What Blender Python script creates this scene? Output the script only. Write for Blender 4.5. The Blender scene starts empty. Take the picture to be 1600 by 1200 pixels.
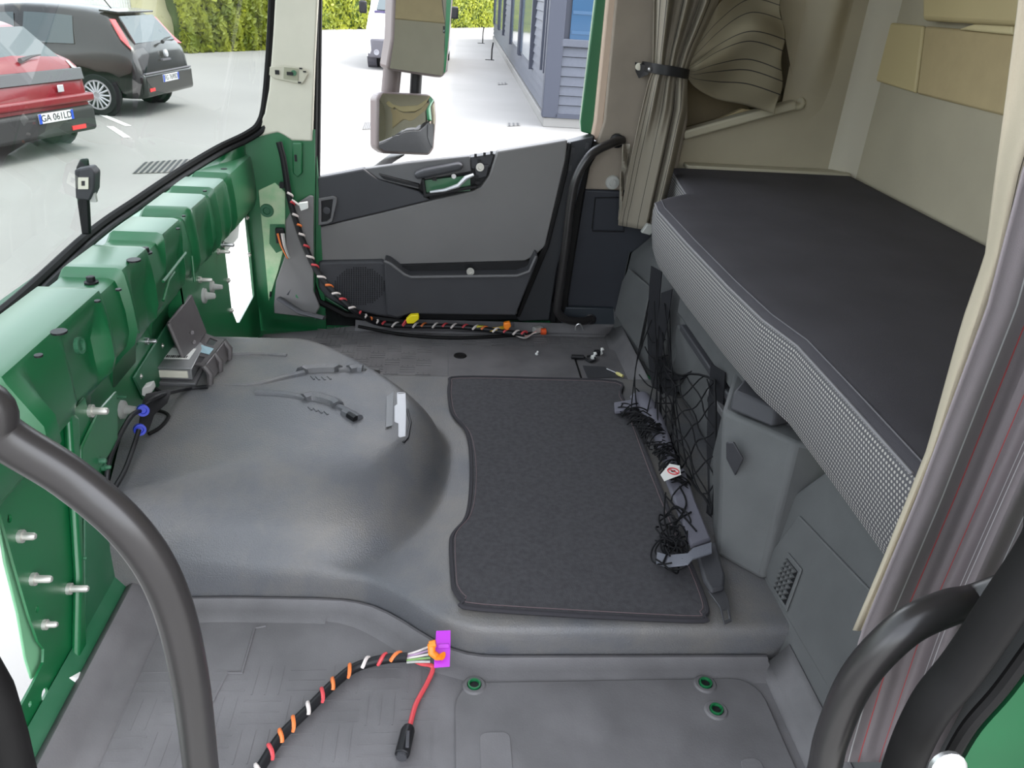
import bpy, bmesh, math, random
from mathutils import Vector, Matrix
random.seed(7)
scene = bpy.context.scene
COL = scene.collection

# ------------------------------------------------------------------ camera
# world: x to the rear of the cab, y across to the passenger side, z up, cab floor at z = 0
FPX = 1205.0
CAM = Vector((0.0, 0.0, 1.1))
MW = Matrix(((0.99557, 0.01920, 0.09206), (-0.07333, -0.46200, 0.88386), (0.05951, -0.88670, -0.45855)))
_y = Vector((-100.0, -630.0, FPX)).normalized()
_x = Vector(MW[0]); _x = (_x - _y * _x.dot(_y)).normalized()
_z = _x.cross(_y)
if _z.y > 0: _z = -_z
MW = Matrix((_x, _y, _z))
cam_data = bpy.data.cameras.new('camera'); cam = bpy.data.objects.new('camera', cam_data); COL.objects.link(cam)
cam_data.sensor_width = 36.0; cam_data.lens = FPX / 1600.0 * 36.0; cam_data.clip_start = 0.02; cam_data.clip_end = 400
_c = MW.col
cam.matrix_world = Matrix(((_c[0][0], -_c[1][0], -_c[2][0], CAM.x), (_c[0][1], -_c[1][1], -_c[2][1], CAM.y),
                           (_c[0][2], -_c[1][2], -_c[2][2], CAM.z), (0, 0, 0, 1)))
scene.camera = cam

# ------------------------------------------------------------------ sky, sun, exposure
world = bpy.data.worlds.new('World'); scene.world = world; world.use_nodes = True
_bg = world.node_tree.nodes['Background']
_bg.inputs[1].default_value = 1.25
_sky = world.node_tree.nodes.new('ShaderNodeTexSky'); _sky.sky_type = 'NISHITA'; _sky.sun_disc = False
_sky.sun_elevation = math.radians(63); _sky.sun_rotation = math.radians(79); _sky.air_density = 1.0; _sky.dust_density = 2.5
_hs = world.node_tree.nodes.new('ShaderNodeHueSaturation'); _hs.inputs['Saturation'].default_value = 0.28
world.node_tree.links.new(_sky.outputs[0], _hs.inputs['Color']); world.node_tree.links.new(_hs.outputs[0], _bg.inputs[0])
sun = bpy.data.lights.new('sun', 'SUN'); sun.energy = 1.0; sun.angle = 0.012; sun.color = (1.0, 0.95, 0.86)
suno = bpy.data.objects.new('sun', sun); COL.objects.link(suno)
suno.rotation_euler = Vector((0.50, 0.10, 1.0)).to_track_quat('Z', 'Y').to_euler()
vs = scene.view_settings
vs.view_transform = 'Standard'; vs.look = 'None'; vs.gamma = 1.0; vs.exposure = 0.06; vs.use_curve_mapping = False

# ------------------------------------------------------------------ helpers
def P(px, py, x=None, y=None, z=None):
    d = MW @ Vector((px - 800.0, py - 600.0, FPX))
    if z is not None: k = (z - CAM.z) / d.z
    elif y is not None: k = (y - CAM.y) / d.y
    else: k = (x - CAM.x) / d.x
    return CAM + d * k
def lin(c):
    c = c / 255.0
    return c / 12.92 if c <= 0.04045 else ((c + 0.055) / 1.055) ** 2.4
def rgb(r, g, b): return (lin(r), lin(g), lin(b), 1.0)
V = Vector

def catmull(pts, n=6, closed=False):
    pts = [V(p) for p in pts]; m = len(pts); out = []
    rng = range(m) if closed else range(m - 1)
    for i in rng:
        if closed: a, b, c, d = pts[(i-1) % m], pts[i], pts[(i+1) % m], pts[(i+2) % m]
        else: a, b, c, d = pts[max(i-1, 0)], pts[i], pts[i+1], pts[min(i+2, m-1)]
        for k in range(n):
            t = k / n
            out.append(0.5 * ((2*b) + (c-a)*t + (2*a-5*b+4*c-d)*t*t + (-a+3*b-3*c+d)*t*t*t))
    if not closed: out.append(pts[-1])
    return out
def sm(a, b, t):
    t = max(0.0, min(1.0, (t - a) / (b - a))); return t*t*(3-2*t)
def lerp(a, b, t): return a + (b - a) * t
def interp(tab, t):
    if t <= tab[0][0]: return tab[0][1]
    for (a, va), (b, vb) in zip(tab, tab[1:]):
        if t <= b: return va + (vb - va) * (t - a) / (b - a)
    return tab[-1][1]

class MB:
    def __init__(s): s.v = []; s.f = []; s.uv = {}
    def add(s, vs, fs):
        o = len(s.v); s.v += [V(p) for p in vs]; s.f += [tuple(i + o for i in f) for f in fs]; return o
    def box(s, c, size, R=None, taper=1.0):
        c = V(c); hx, hy, hz = size[0]/2, size[1]/2, size[2]/2; vs = []
        for z in (-hz, hz):
            k = taper if z > 0 else 1.0
            for x, y in ((-hx, -hy), (hx, -hy), (hx, hy), (-hx, hy)): vs.append(V((x*k, y*k, z)))
        if R is not None: vs = [R @ p for p in vs]
        s.add([p + c for p in vs], [(0,3,2,1),(4,5,6,7),(0,1,5,4),(1,2,6,5),(2,3,7,6),(3,0,4,7)]); return s
    def box2(s, a, b):
        a, b = V(a), V(b); return s.box((a + b) / 2, [abs(b[i] - a[i]) for i in range(3)])
    def prism(s, poly, vec):
        poly = [V(p) for p in poly]; vec = V(vec); n = len(poly)
        s.add(poly + [p + vec for p in poly], [tuple(range(n)), tuple(range(2*n-1, n-1, -1))] + [(i, (i+1) % n, n + (i+1) % n, n + i) for i in range(n)]); return s
    def tube(s, path, r, n=10, cap=True, flat=1.0, closed=False):
        path = [V(p) for p in path]; m = len(path)
        t0 = (path[1] - path[0]).normalized()
        up = V((0, 0, 1)) if abs(t0.z) < 0.9 else V((1, 0, 0))
        u = t0.cross(up).normalized(); vs = []
        for i in range(m):
            if closed: t = (path[(i+1) % m] - path[i-1]).normalized()
            else: t = (path[min(i+1, m-1)] - path[max(i-1, 0)]).normalized()
            u = (u - t * u.dot(t))
            u = u.normalized() if u.length > 1e-6 else t.orthogonal().normalized()
            w = t.cross(u); rr = r[i] if isinstance(r, (list, tuple)) else r
            for k in range(n):
                a = 2*math.pi*k/n; vs.append(path[i] + u*math.cos(a)*rr + w*math.sin(a)*rr*flat)
        fs = []
        for i in range(m if closed else m - 1):
            j = (i + 1) % m
            for k in range(n): fs.append((i*n+k, i*n+(k+1) % n, j*n+(k+1) % n, j*n+k))
        if cap and not closed: fs += [tuple(range(n-1, -1, -1)), tuple((m-1)*n+k for k in range(n))]
        s.add(vs, fs); return s
    def ribbon(s, path, width, thick):
        """flat strap: width is a vector or one vector per point, thick a scalar along the normal"""
        path = [V(p) for p in path]; m = len(path); vs = []
        for i, p in enumerate(path):
            w = V(width[i]) if isinstance(width, list) else V(width)
            t = (path[min(i+1, m-1)] - path[max(i-1, 0)]).normalized(); n = t.cross(w).normalized() * thick / 2
            vs += [p - w/2 - n, p + w/2 - n, p + w/2 + n, p - w/2 + n]
        fs = [(0,1,2,3), (4*m-1,4*m-2,4*m-3,4*m-4)]
        for i in range(m-1):
            for k in range(4): fs.append((4*i+k, 4*i+4+k, 4*i+4+(k+1) % 4, 4*i+(k+1) % 4))
        s.add(vs, fs); return s
    def lathe(s, c, axis, prof, n=16):
        c = V(c); ax = V(axis).normalized(); u = ax.orthogonal().normalized(); w = ax.cross(u); vs = []
        for r, h in prof:
            for k in range(n):
                a = 2*math.pi*k/n; vs.append(c + ax*h + (u*math.cos(a) + w*math.sin(a))*r)
        m = len(prof); fs = []
        for i in range(m-1):
            for k in range(n): fs.append((i*n+k, i*n+(k+1) % n, (i+1)*n+(k+1) % n, (i+1)*n+k))
        fs += [tuple(range(n-1, -1, -1)), tuple((m-1)*n+k for k in range(n))]
        s.add(vs, fs); return s
    def grid(s, fn, nu, nv, uv=True):
        o = len(s.v)
        for j in range(nv+1):
            for i in range(nu+1):
                p = V(fn(i/nu, j/nv)); s.v.append(p)
                if uv: s.uv[o + j*(nu+1) + i] = (i/nu, j/nv)
        for j in range(nv):
            for i in range(nu):
                a = o + j*(nu+1) + i; s.f.append((a, a+1, a+nu+2, a+nu+1))
        return s
    def plate(s, outline, holes, vec):
        """flat plate with holes, extruded by vec"""
        vec = V(vec); bm = bmesh.new()
        for loop in [outline] + list(holes):
            vs = [bm.verts.new(V(p)) for p in loop]
            for a, b in zip(vs, vs[1:] + vs[:1]): bm.edges.new((a, b))
        bmesh.ops.triangle_fill(bm, use_beauty=True, use_dissolve=False, edges=bm.edges[:])
        r = bmesh.ops.extrude_face_region(bm, geom=bm.faces[:])
        bmesh.ops.translate(bm, verts=[g for g in r['geom'] if isinstance(g, bmesh.types.BMVert)], vec=vec)
        bm.verts.index_update()
        s.add([v.co.copy() for v in bm.verts], [tuple(v.index for v in f.verts) for f in bm.faces]); bm.free(); return s
    def build(s, name, material, parent=None, smooth=False, bevel=0.0, seg=2, solid=0.0, subd=0, local=False, recalc=True, base=None):
        me = bpy.data.meshes.new(name)
        b = V((0, 0, 0))
        if parent is not None and not local:
            q = parent
            while q is not None: b = b + q.location; q = q.parent
        loc = V((0, 0, 0))
        if parent is None and base is not None: loc = V(base); b = loc
        me.from_pydata([p - b for p in s.v], [], s.f); me.update()
        if s.uv:
            l = me.uv_layers.new(name='UVMap')
            for lp in me.loops: l.data[lp.index].uv = s.uv.get(lp.vertex_index, (0, 0))
        if recalc:
            bm = bmesh.new(); bm.from_mesh(me); bmesh.ops.recalc_face_normals(bm, faces=bm.faces); bm.to_mesh(me); bm.free()
        if smooth:
            for p in me.polygons: p.use_smooth = True
            try: me.set_sharp_from_angle(angle=math.radians(40))
            except Exception: pass
        me.materials.append(material)
        o = bpy.data.objects.new(name, me); COL.objects.link(o); o.location = loc
        if parent is not None: o.parent = parent
        if solid:
            m = o.modifiers.new('solid', 'SOLIDIFY'); m.thickness = solid; m.offset = 0
        if bevel:
            m = o.modifiers.new('bevel', 'BEVEL'); m.width = bevel; m.segments = seg; m.limit_method = 'ANGLE'; m.angle_limit = math.radians(35)
            for p in me.polygons: p.use_smooth = True
            try: me.set_sharp_from_angle(angle=math.radians(40))
            except Exception: pass
        if subd:
            m = o.modifiers.new('sub', 'SUBSURF'); m.levels = subd; m.render_levels = subd
        return o

def thing(name, label, cat, loc=(0, 0, 0), rz=0.0, group=None, kind=None):
    o = bpy.data.objects.new(name, None); COL.objects.link(o); o.location = loc; o.rotation_euler = (0, 0, rz)
    o.empty_display_size = 0.05
    return tag(o, label, cat, group, kind)
def tag(o, label, cat, group=None, kind=None):
    o['label'] = label; o['category'] = cat
    if group: o['group'] = group
    if kind: o['kind'] = kind
    return o
def lab(o, label): o['label'] = label; return o
def text_part(txt, size, material, parent, M4, name='lettering', depth=0.0005, align='CENTER'):
    cu = bpy.data.curves.new(name, 'FONT'); cu.body = txt; cu.size = size; cu.extrude = depth; cu.align_x = align; cu.align_y = 'CENTER'
    t = bpy.data.objects.new(name + '_tmp', cu); COL.objects.link(t)
    dg = bpy.context.evaluated_depsgraph_get(); me = bpy.data.meshes.new_from_object(t.evaluated_get(dg))
    COL.objects.unlink(t); bpy.data.objects.remove(t)
    me.transform(M4); me.materials.clear(); me.materials.append(material)
    o = bpy.data.objects.new(name, me); COL.objects.link(o); o.parent = parent; return o

# ------------------------------------------------------------------ materials
MATS = {}
def mat(name, col, rough=0.5, metal=0.0, var=0.0, vscale=20.0, bump=0.0, bscale=200.0, col2=None, spec=0.5, coat=0.0, trans=0.0, alpha=1.0, emit=None):
    m = bpy.data.materials.new(name); m.use_nodes = True; nt = m.node_tree; N = nt.nodes; L = nt.links
    b = N['Principled BSDF']
    b.inputs['Base Color'].default_value = col; b.inputs['Roughness'].default_value = rough; b.inputs['Metallic'].default_value = metal
    b.inputs['Specular IOR Level'].default_value = spec; b.inputs['Coat Weight'].default_value = coat; b.inputs['Coat Roughness'].default_value = 0.12
    if trans: b.inputs['Transmission Weight'].default_value = trans
    tc = N.new('ShaderNodeTexCoord')
    if var or col2:
        n = N.new('ShaderNodeTexNoise'); n.inputs['Scale'].default_value = vscale; n.inputs['Detail'].default_value = 6
        L.new(tc.outputs['Object'], n.inputs['Vector'])
        r = N.new('ShaderNodeMapRange'); r.inputs[1].default_value = 0.3; r.inputs[2].default_value = 0.7
        L.new(n.outputs['Fac'], r.inputs[0])
        mx = N.new('ShaderNodeMix'); mx.data_type = 'RGBA'; L.new(r.outputs[0], mx.inputs[0])
        c2 = col2 if col2 else tuple(min(1, c * (1 + var)) for c in col[:3]) + (1,)
        c1 = col if col2 else tuple(c * (1 - var) for c in col[:3]) + (1,)
        mx.inputs[6].default_value = c1; mx.inputs[7].default_value = c2
        L.new(mx.outputs[2], b.inputs['Base Color'])
    if bump:
        n2 = N.new('ShaderNodeTexNoise'); n2.inputs['Scale'].default_value = bscale; n2.inputs['Detail'].default_value = 3
        L.new(tc.outputs['Object'], n2.inputs['Vector'])
        bp = N.new('ShaderNodeBump'); bp.inputs['Strength'].default_value = bump; bp.inputs['Distance'].default_value = 0.002
        L.new(n2.outputs['Fac'], bp.inputs['Height']); L.new(bp.outputs['Normal'], b.inputs['Normal'])
    MATS[name] = m; return m
def nodes_of(m): return m.node_tree.nodes, m.node_tree.links, m.node_tree.nodes['Principled BSDF']

green = mat('green_paint', rgb(3, 94, 50), 0.45, coat=0.8, var=0.12, vscale=5); green.node_tree.nodes['Principled BSDF'].inputs['Coat Roughness'].default_value = 0.3
green_dk = mat('green_primer', rgb(58, 104, 78), 0.5, var=0.25, vscale=9, col2=rgb(30, 92, 60))
black = mat('black_plastic', rgb(26, 26, 28), 0.45, spec=0.3, var=0.15, vscale=30)
rubber = mat('black_rubber', rgb(17, 16, 16), 0.6, spec=0.2, var=0.2, vscale=25)
plastic = mat('grey_plastic', rgb(94, 93, 94), 0.55, var=0.06, vscale=8, bump=0.25, bscale=900)
plastic_dk = mat('charcoal_plastic', rgb(62, 62, 65), 0.5, spec=0.3, var=0.06, vscale=8, bump=0.25, bscale=900)
plastic_gr = mat('side_panel_plastic', rgb(88, 89, 89), 0.55, spec=0.3, var=0.10, vscale=10, bump=0.2, bscale=700)
doorgrey = mat('door_panel_grey', rgb(110, 108, 107), 0.6, var=0.05, vscale=6, bump=0.15, bscale=1200)
navy = mat('navy_plastic', rgb(45, 47, 53), 0.5, spec=0.3, var=0.06, vscale=10)
tunnel_m = mat('tunnel_moulding', rgb(88, 89, 92), 0.36, var=0.10, vscale=6, bump=0.6, bscale=380)
mat_rub = mat('floor_rubber', rgb(100, 98, 99), 0.62, var=0.24, vscale=7, bump=0.2, bscale=300)
beige = mat('beige_fabric', rgb(166, 158, 138), 0.9, var=0.05, vscale=5, bump=0.3, bscale=800)
beige_lt = mat('beige_vinyl', rgb(186, 170, 128), 0.6, var=0.03, vscale=5)
cream = mat('cream_plastic', rgb(206, 202, 186), 0.55, var=0.05, vscale=9)
greytrim = mat('pillar_fabric', rgb(138, 128, 116), 0.9, var=0.08, vscale=9, bump=0.3, bscale=900)
steel = mat('brushed_steel', rgb(190, 190, 190), 0.35, 0.9, var=0.1)
zinc = mat('zinc_bolt', rgb(200, 198, 190), 0.4, 0.6)
alu = mat('aluminium_case', rgb(150, 150, 150), 0.4, 0.6, var=0.1)
silver = mat('silver_paint', rgb(215, 215, 218), 0.35, 0.2)
white = mat('white_plastic', rgb(225, 225, 220), 0.5)
handle_m = mat('handle_plastic', rgb(40, 38, 38), 0.32, var=0.05)
fabric_dk = mat('mattress_top', rgb(74, 72, 76), 0.9, spec=0.15, bump=0.5, bscale=900, var=0.1, vscale=6)
strap_m = mat('strap_webbing', rgb(96, 95, 104), 0.75, bump=0.3, bscale=900)
cord_m = mat('net_cord', rgb(18, 18, 20), 0.7, spec=0.2)
net_sh = mat('net_webbing', rgb(30, 30, 33), 0.75, spec=0.2, bump=0.3, bscale=700)
carpet_m = mat('carpet', rgb(73, 72, 74), 0.98, var=0.14, vscale=90, bump=0.9, bscale=700, spec=0.1)
bind_m = mat('carpet_binding', rgb(44, 42, 46), 0.9)
mirror_m = mat('mirror_glass', (0.82, 0.84, 0.84, 1), 0.02, 1.0)
purple = mat('purple_plastic', rgb(170, 40, 190), 0.4)
orange = mat('orange_plastic', rgb(240, 130, 30), 0.4)
redwire = mat('red_wire', rgb(200, 70, 75), 0.5)
orangewire = mat('orange_wire', rgb(225, 120, 60), 0.5)
whitewire = mat('white_wire', rgb(215, 205, 200), 0.5)
yellow = mat('yellow_plastic', rgb(235, 215, 20), 0.45)
bluep = mat('blue_ring', rgb(30, 50, 170), 0.4)
lt_grey = mat('light_grey_plastic', rgb(165, 165, 160), 0.5)
# ------------------------------------------------------------------ special materials
def glass_mat(name, tint, refl=0.06):
    m = bpy.data.materials.new(name); m.use_nodes = True; N = m.node_tree.nodes; L = m.node_tree.links; N.clear()
    out = N.new('ShaderNodeOutputMaterial'); mx = N.new('ShaderNodeMixShader'); tr = N.new('ShaderNodeBsdfTransparent'); gl = N.new('ShaderNodeBsdfGlossy')
    lw = N.new('ShaderNodeLayerWeight'); lw.inputs[0].default_value = 0.5; pw = N.new('ShaderNodeMath'); pw.operation = 'POWER'; pw.inputs[1].default_value = 5.0
    fr = N.new('ShaderNodeMath'); fr.operation = 'MULTIPLY_ADD'; fr.inputs[1].default_value = 0.7; fr.inputs[2].default_value = 0.05
    L.new(lw.outputs['Facing'], pw.inputs[0]); L.new(pw.outputs[0], fr.inputs[0])
    tr.inputs[0].default_value = tint; gl.inputs['Roughness'].default_value = 0.02; gl.inputs[0].default_value = (0.9, 0.9, 0.9, 1)
    L.new(fr.outputs[0], mx.inputs[0]); L.new(tr.outputs[0], mx.inputs[1]); L.new(gl.outputs[0], mx.inputs[2]); L.new(mx.outputs[0], out.inputs[0])
    return m
windscreen_glass = glass_mat('windscreen_glass', (0.50, 0.53, 0.515, 1))
car_glass = mat('car_window_glass', rgb(62, 74, 76), 0.08, 0.0, spec=0.8)

# ------------------------------------------------------------------ floor
fl = MB().box2((-0.66, 0.36, -0.06), (1.42, 2.68, -0.014)).build('floor', green)
tag(fl, 'green painted sheet metal cab floor under the rubber mats', 'floor', kind='structure')

def wall_box(mb, a, b): mb.box2(a, b); return mb

# ------------------------------------------------------------------ front wall: green stamped sheet metal
fw = thing('wall_front', 'bare green stamped sheet metal bulkhead under the windscreen', 'bulkhead', (-0.62, 1.4, 0), kind='structure')
# upper beam: profile swept along y, with stepped pads on its shelf
lows = [(0.55, 0.985), (1.345, 1.43), (1.585, 1.66), (1.80, 1.86), (2.02, 2.07), (2.2, 2.24)]
def low(y):
    k = 0.0
    for a, b in lows: k = max(k, sm(a-0.012, a, y) * (1 - sm(b, b+0.012, y)))
    return k
boss = [(0.80, 1.03, 0.030), (1.18, 1.30, -0.030), (1.47, 1.56, -0.022), (1.68, 1.78, -0.022), (1.90, 1.99, -0.016), (2.10, 2.16, -0.012)]
def bossx(y):
    k = 0.0
    for a, b, d in boss: k += d * sm(a-0.02, a, y) * (1 - sm(b, b+0.02, y))
    return k
def beam_section(y):
    l = low(y); h = 0.583 - 0.020*l; b = bossx(y)
    far = sm(2.1, 2.5, y); ws_x = lerp(-0.85, -0.63, far*far); ws_z = lerp(0.50, 0.64, far*far)
    fx = -0.60 - 0.014*l
    return [(ws_x, ws_z), (lerp(ws_x, fx, .22), ws_z - 0.03*(1-far)), (lerp(ws_x, fx, .40), ws_z - 0.022*(1-far)), (lerp(ws_x, fx, .50), lerp(ws_z, h, .4)),
            (lerp(ws_x, fx, .56), h - 0.006), (lerp(ws_x, fx, .59), h), (fx - 0.012, h), (fx - 0.003, h - 0.004), (fx, h - 0.014),
            (fx + 0.004 + b*0.5, h - 0.05), (fx + 0.006 + b, 0.50), (fx + 0.006 + b, 0.455), (fx - 0.004 + b*0.6, 0.425), (fx - 0.03, 0.40), (fx - 0.055, 0.37), (fx - 0.064, 0.32)]
ny = 220; mb = MB(); ys = [0.62 + (2.50-0.62)*i/ny for i in range(ny+1)]; secs = [beam_section(y) for y in ys]; np_ = len(secs[0])
mb.add([(x, y, z) for y, s in zip(ys, secs) for x, z in s], [(i*np_+k, i*np_+k+1, (i+1)*np_+k+1, (i+1)*np_+k) for i in range(ny) for k in range(np_-1)])
beam = mb.build('upper_beam', green, fw, smooth=True, solid=0.003)
# dark pockets punched in the shelf and its face
def slot(p, ax, r, len_, n=10): 
    return None
holes = MB()
for (px, py), rr in (((92, 518), 0.012), ((60, 555), 0.006), ((152, 470), 0.005), ((209, 406), 0.013), ((185, 452), 0.005), ((278, 357), 0.004), ((287, 337), 0.004), ((320, 298), 0.005), ((350, 264), 0.009), ((371, 243), 0.007)):
    p = P(px, py, z=0.5845); holes.lathe(p, (0, 0, 1), [(rr, -0.002), (rr, 0.001)], 14)
holes.build('shelf_holes', black, fw)
for px, py in ((125, 540), (405, 257)):
    p = P(px, py, x=-0.590); mb = MB().lathe(p, (1, 0, 0.1), [(0.014, -0.004), (0.014, 0.003), (0.010, 0.003), (0.009, -0.002)], 16); mb.build('oval_hole_rim', green_dk, fw)
# lower sheet with the two cut-outs
XL = -0.662; XF = -0.622
def FW(px, py): return P(px, py, x=XL)
XN = -0.615
def FN(px, py): return P(px, py, x=XN)
near_edge = [FN(*q) for q in ((-14, 760), (0, 800), (22, 880), (45, 960), (60, 1003), (69, 1014), (68, 1035), (52, 1068), (14, 1138), (-10, 1180))]
near_sheet = [V((XN, 1.23, 0.42)), V((XN, 0.90, 0.42))] + near_edge + [V((XN, 0.78, -0.02)), V((XN, 1.23, -0.02))]

low_edge = [V((XF, 1.80, -0.02)), V((XF, 2.51, -0.02)), V((XF, 2.51, 0.44)), V((XF, 1.80, 0.44))]
far_hole = [P(*q, x=XF) for q in ((381, 318), (348, 356), (351, 388), (362, 484), (370, 504), (374, 504), (397, 462), (397, 457), (390, 376))]
rnd = []
for (px, py), r in (((57, 1153), 0.013), ((70, 1085), 0.011), ((47, 1100), 0.005), ((58, 952), 0.006), ((15, 810), 0.007)):
    c = FN(px, py); rnd.append([V((XN, c.y + r*math.cos(a*math.pi/5)*0.9, c.z + r*math.sin(a*math.pi/5))) for a in range(10)])
MB().plate(low_edge, [far_hole], (-0.004, 0, 0)).build('lower_sheet', green, fw)
MB().plate([V((XL, 1.21, -0.02)), V((XL, 1.84, -0.02)), V((XL, 1.84, 0.42)), V((XL, 1.21, 0.42))], [], (-0.004, 0, 0)).build('lower_sheet', green, fw)
MB().box2((XL - 0.004, 1.80, -0.02), (XF, 1.806, 0.44)).build('sheet_return', green, fw)
MB().plate(near_sheet, rnd, (-0.004, 0, 0)).build('lower_sheet', green, fw)
# raised ribs, swages and patches on the sheet
mb = MB(); mb.prism([FN(95, 640), FN(112, 650), FN(126, 1062), FN(108, 1070), FN(112, 900)], (0.014, 0, 0)); mb.build('vertical_rib', green, fw, bevel=0.012, seg=3)
mb = MB(); mb.prism([FN(122, 770), FN(150, 735), FN(180, 690), FN(178, 610), FN(150, 640), FN(122, 700)], (0.006, 0, 0)); mb.build('stamped_patch', green, fw, bevel=0.004)
mb = MB(); mb.prism([FN(128, 800), FN(168, 770), FN(176, 900), FN(150, 960), FN(128, 1040)], (0.006, 0, 0)); mb.build('stamped_patch', green_dk, fw, bevel=0.004)
mb = MB(); mb.prism([FW(205, 590), FW(262, 500), FW(300, 440), FW(330, 470), FW(250, 600), FW(222, 625)], (0.006, 0, 0)); mb.build('stamped_patch', green_dk, fw, bevel=0.004)
if 0: mb = MB(); mb.prism([P(102, 560, x=-0.60), P(160, 470, x=-0.60), P(198, 480, x=-0.60), P(203, 520, x=-0.60), P(180, 575, x=-0.60), P(155, 560, x=-0.60)], (0.012, 0, 0)); mb.build('stamped_boss', green, fw, bevel=0.008, seg=3)
for pts in (((208, 480), (216, 520)), ((255, 470), (263, 438), (272, 425)), ((300, 400), (304, 440)), ((255, 440), (290, 395))):
    MB().tube([P(*q, x=-0.596) for q in pts], 0.0032, 8).build('swage_rib', green, fw, smooth=True)
# green edge return at the opening; lit look put into its paler green
MB().prism([P(*q, x=XN - 0.012) for q in ((-4, 800), (8, 880), (28, 960), (40, 1030), (50, 1062), (72, 1040), (75, 1000), (60, 960), (40, 880), (25, 800))], (-0.004, 0, 0)).build('edge_flange', mat('lit_green_flange', rgb(120, 175, 135), 0.45), fw, bevel=0.002)
# studs, bolts and clips standing on the sheet
def stud(px, py, m, r, ln, base=True, x=None, ax=(1, 0, 0)):
    x = x or (XN if px < 175 else XL if px < 300 else XF)
    p = P(px, py, x=x); mb = MB()
    pr = ([(r*1.7, 0.0), (r*1.7, 0.006), (r, 0.0061)] if base else [(r, 0)]) + [(r, ln), (r*0.7, ln + 0.003)]
    return mb.lathe(p, ax, pr, 10).build('stud', m, fw, smooth=True)
for px, py, m, r, ln in ((30, 838, zinc, .006, .02), (50, 905, zinc, .006, .026), (68, 976, zinc, .005, .018), (106, 920, zinc, .006, .03), (40, 1192, zinc, .007, .02), (140, 642, zinc, .007, .028),
                         (150, 720, green_dk, .005, .015), (160, 730, green_dk, .004, .012), (93, 1075, zinc, .004, .008), (150, 828, green_dk, .006, .004), (118, 872, green_dk, .003, .016),
                         (180, 620, green_dk, .003, .02), (216, 588, zinc, .004, .006), (250, 540, zinc, .004, .006), (228, 533, steel, .005, .02), (311, 437, zinc, .005, .03), (340, 393, zinc, .005, .03), (347, 382, steel, .006, .03),
                         (355, 438, zinc, .004, .006), (360, 485, zinc, .004, .006), (388, 398, zinc, .004, .006), (385, 340, zinc, .004, .006), (208, 500, green_dk, .004, .004), (210, 535, green_dk, .004, .004)):
    stud(px, py, m, r, ln)
mb = MB()
for px, py, r in ((190, 640, 0.026), (318, 462, 0.026), (330, 448, 0.022)):
    c = P(px, py, x=XL if px < 300 else XF); mb.lathe(c, (1, 0, 0), [(r*0.8, 0), (r*0.75, 0.006), (r*0.4, 0.008), (r*0.3, 0.028), (r*0.2, 0.03)], 10)
mb.build('cable_gland', lt_grey, fw, smooth=True)
# black bolts on the pads
for px, py in ((143, 442), (228, 396), (243, 350)):
    p = P(px, py, z=0.565)
    MB().lathe(p, (0, 0, 1), [(0.013, 0), (0.013, 0.003), (0.008, 0.004), (0.008, 0.012), (0.006, 0.013)], 8).build('pad_bolt', black, fw)
# toe board strip between bulkhead and mat, with a small bent bracket
MB().prism([V((-0.612, 0.62, 0.06)), V((-0.612, 1.19, 0.06)), V((-0.565, 1.24, 0.0)), V((-0.565, 0.62, 0.0))], (-0.004, 0, -0.006)).build('toe_board', green_dk, fw)
MB().box(P(160, 1000, x=-0.605), (0.03, 0.06, 0.03)).build('step_bracket', green_dk, fw, bevel=0.006)
wb = MB().prism([P(102, 1062, x=-0.605), P(116, 1054, x=-0.60), P(120, 1065, x=-0.592), P(133, 1074, x=-0.575), P(133, 1083, x=-0.575), P(118, 1074, x=-0.592), P(102, 1068, x=-0.605)], (0.008, 0.004, 0.002)).build('sheet_clip', white)
tag(wb, 'white folded plastic clip stuck at the foot of the green bulkhead', 'clip')

# far end return of the bulkhead: bare green side post and cream flecked inner panel
side = thing('wall_kick', 'bare green side post with round pressing beside the far door', 'panel', (-0.5, 2.5, 0), kind='structure')
def S(px, py, y=2.50): return P(px, py, y=y)
MB().prism([S(380, 219), S(392, 212), S(425, 204), S(492, 203), S(492, 500), S(415, 500), S(398, 470)], (0, 0.01, 0)).build('post_sheet', green, side)
MB().box2((-0.64, 2.515, -0.06), (-0.40, 2.53, 0.585)).build('post_back', green, side)
MB().prism([S(404, 297, 2.498), S(430, 285, 2.498), S(446, 300, 2.498), S(446, 380, 2.498), S(436, 420, 2.498), S(420, 470, 2.498), S(412, 380, 2.498)], (0, -0.004, 0)).build('inner_patch', mat('overspray_patch', rgb(186, 196, 164), 0.5, var=0.1, vscale=20, col2=rgb(130, 178, 132)), side, bevel=0.003)
c = S(417, 329, 2.494); MB().lathe(c, (0, -1, 0), [(0.022, 0), (0.020, 0.006), (0.012, 0.006), (0.010, 0.002)], 20).build('round_pressing', green_dk, side, smooth=True)
MB().prism([S(422, 350, 2.495), S(445, 350, 2.495), S(447, 388, 2.495), S(432, 395, 2.495), S(421, 380, 2.495)], (0, -0.003, 0)).build('grommet_recess', green, side)
MB().prism([S(457, 222, 2.496), S(473, 222, 2.496), S(473, 270, 2.496), S(466, 277, 2.496), S(458, 270, 2.496)], (0, -0.008, 0)).build('slot_pressing', green, side, bevel=0.004)
MB().box(S(462, 247, 2.487), (0.007, 0.003, 0.02)).build('slot_hole', black, side)
MB().prism([S(422, 455, 2.495), S(424, 455, 2.495), S(424, 463, 2.495), S(421, 463, 2.495)], (0, -0.004, 0)).build('slot_hole', black, side)

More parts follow.
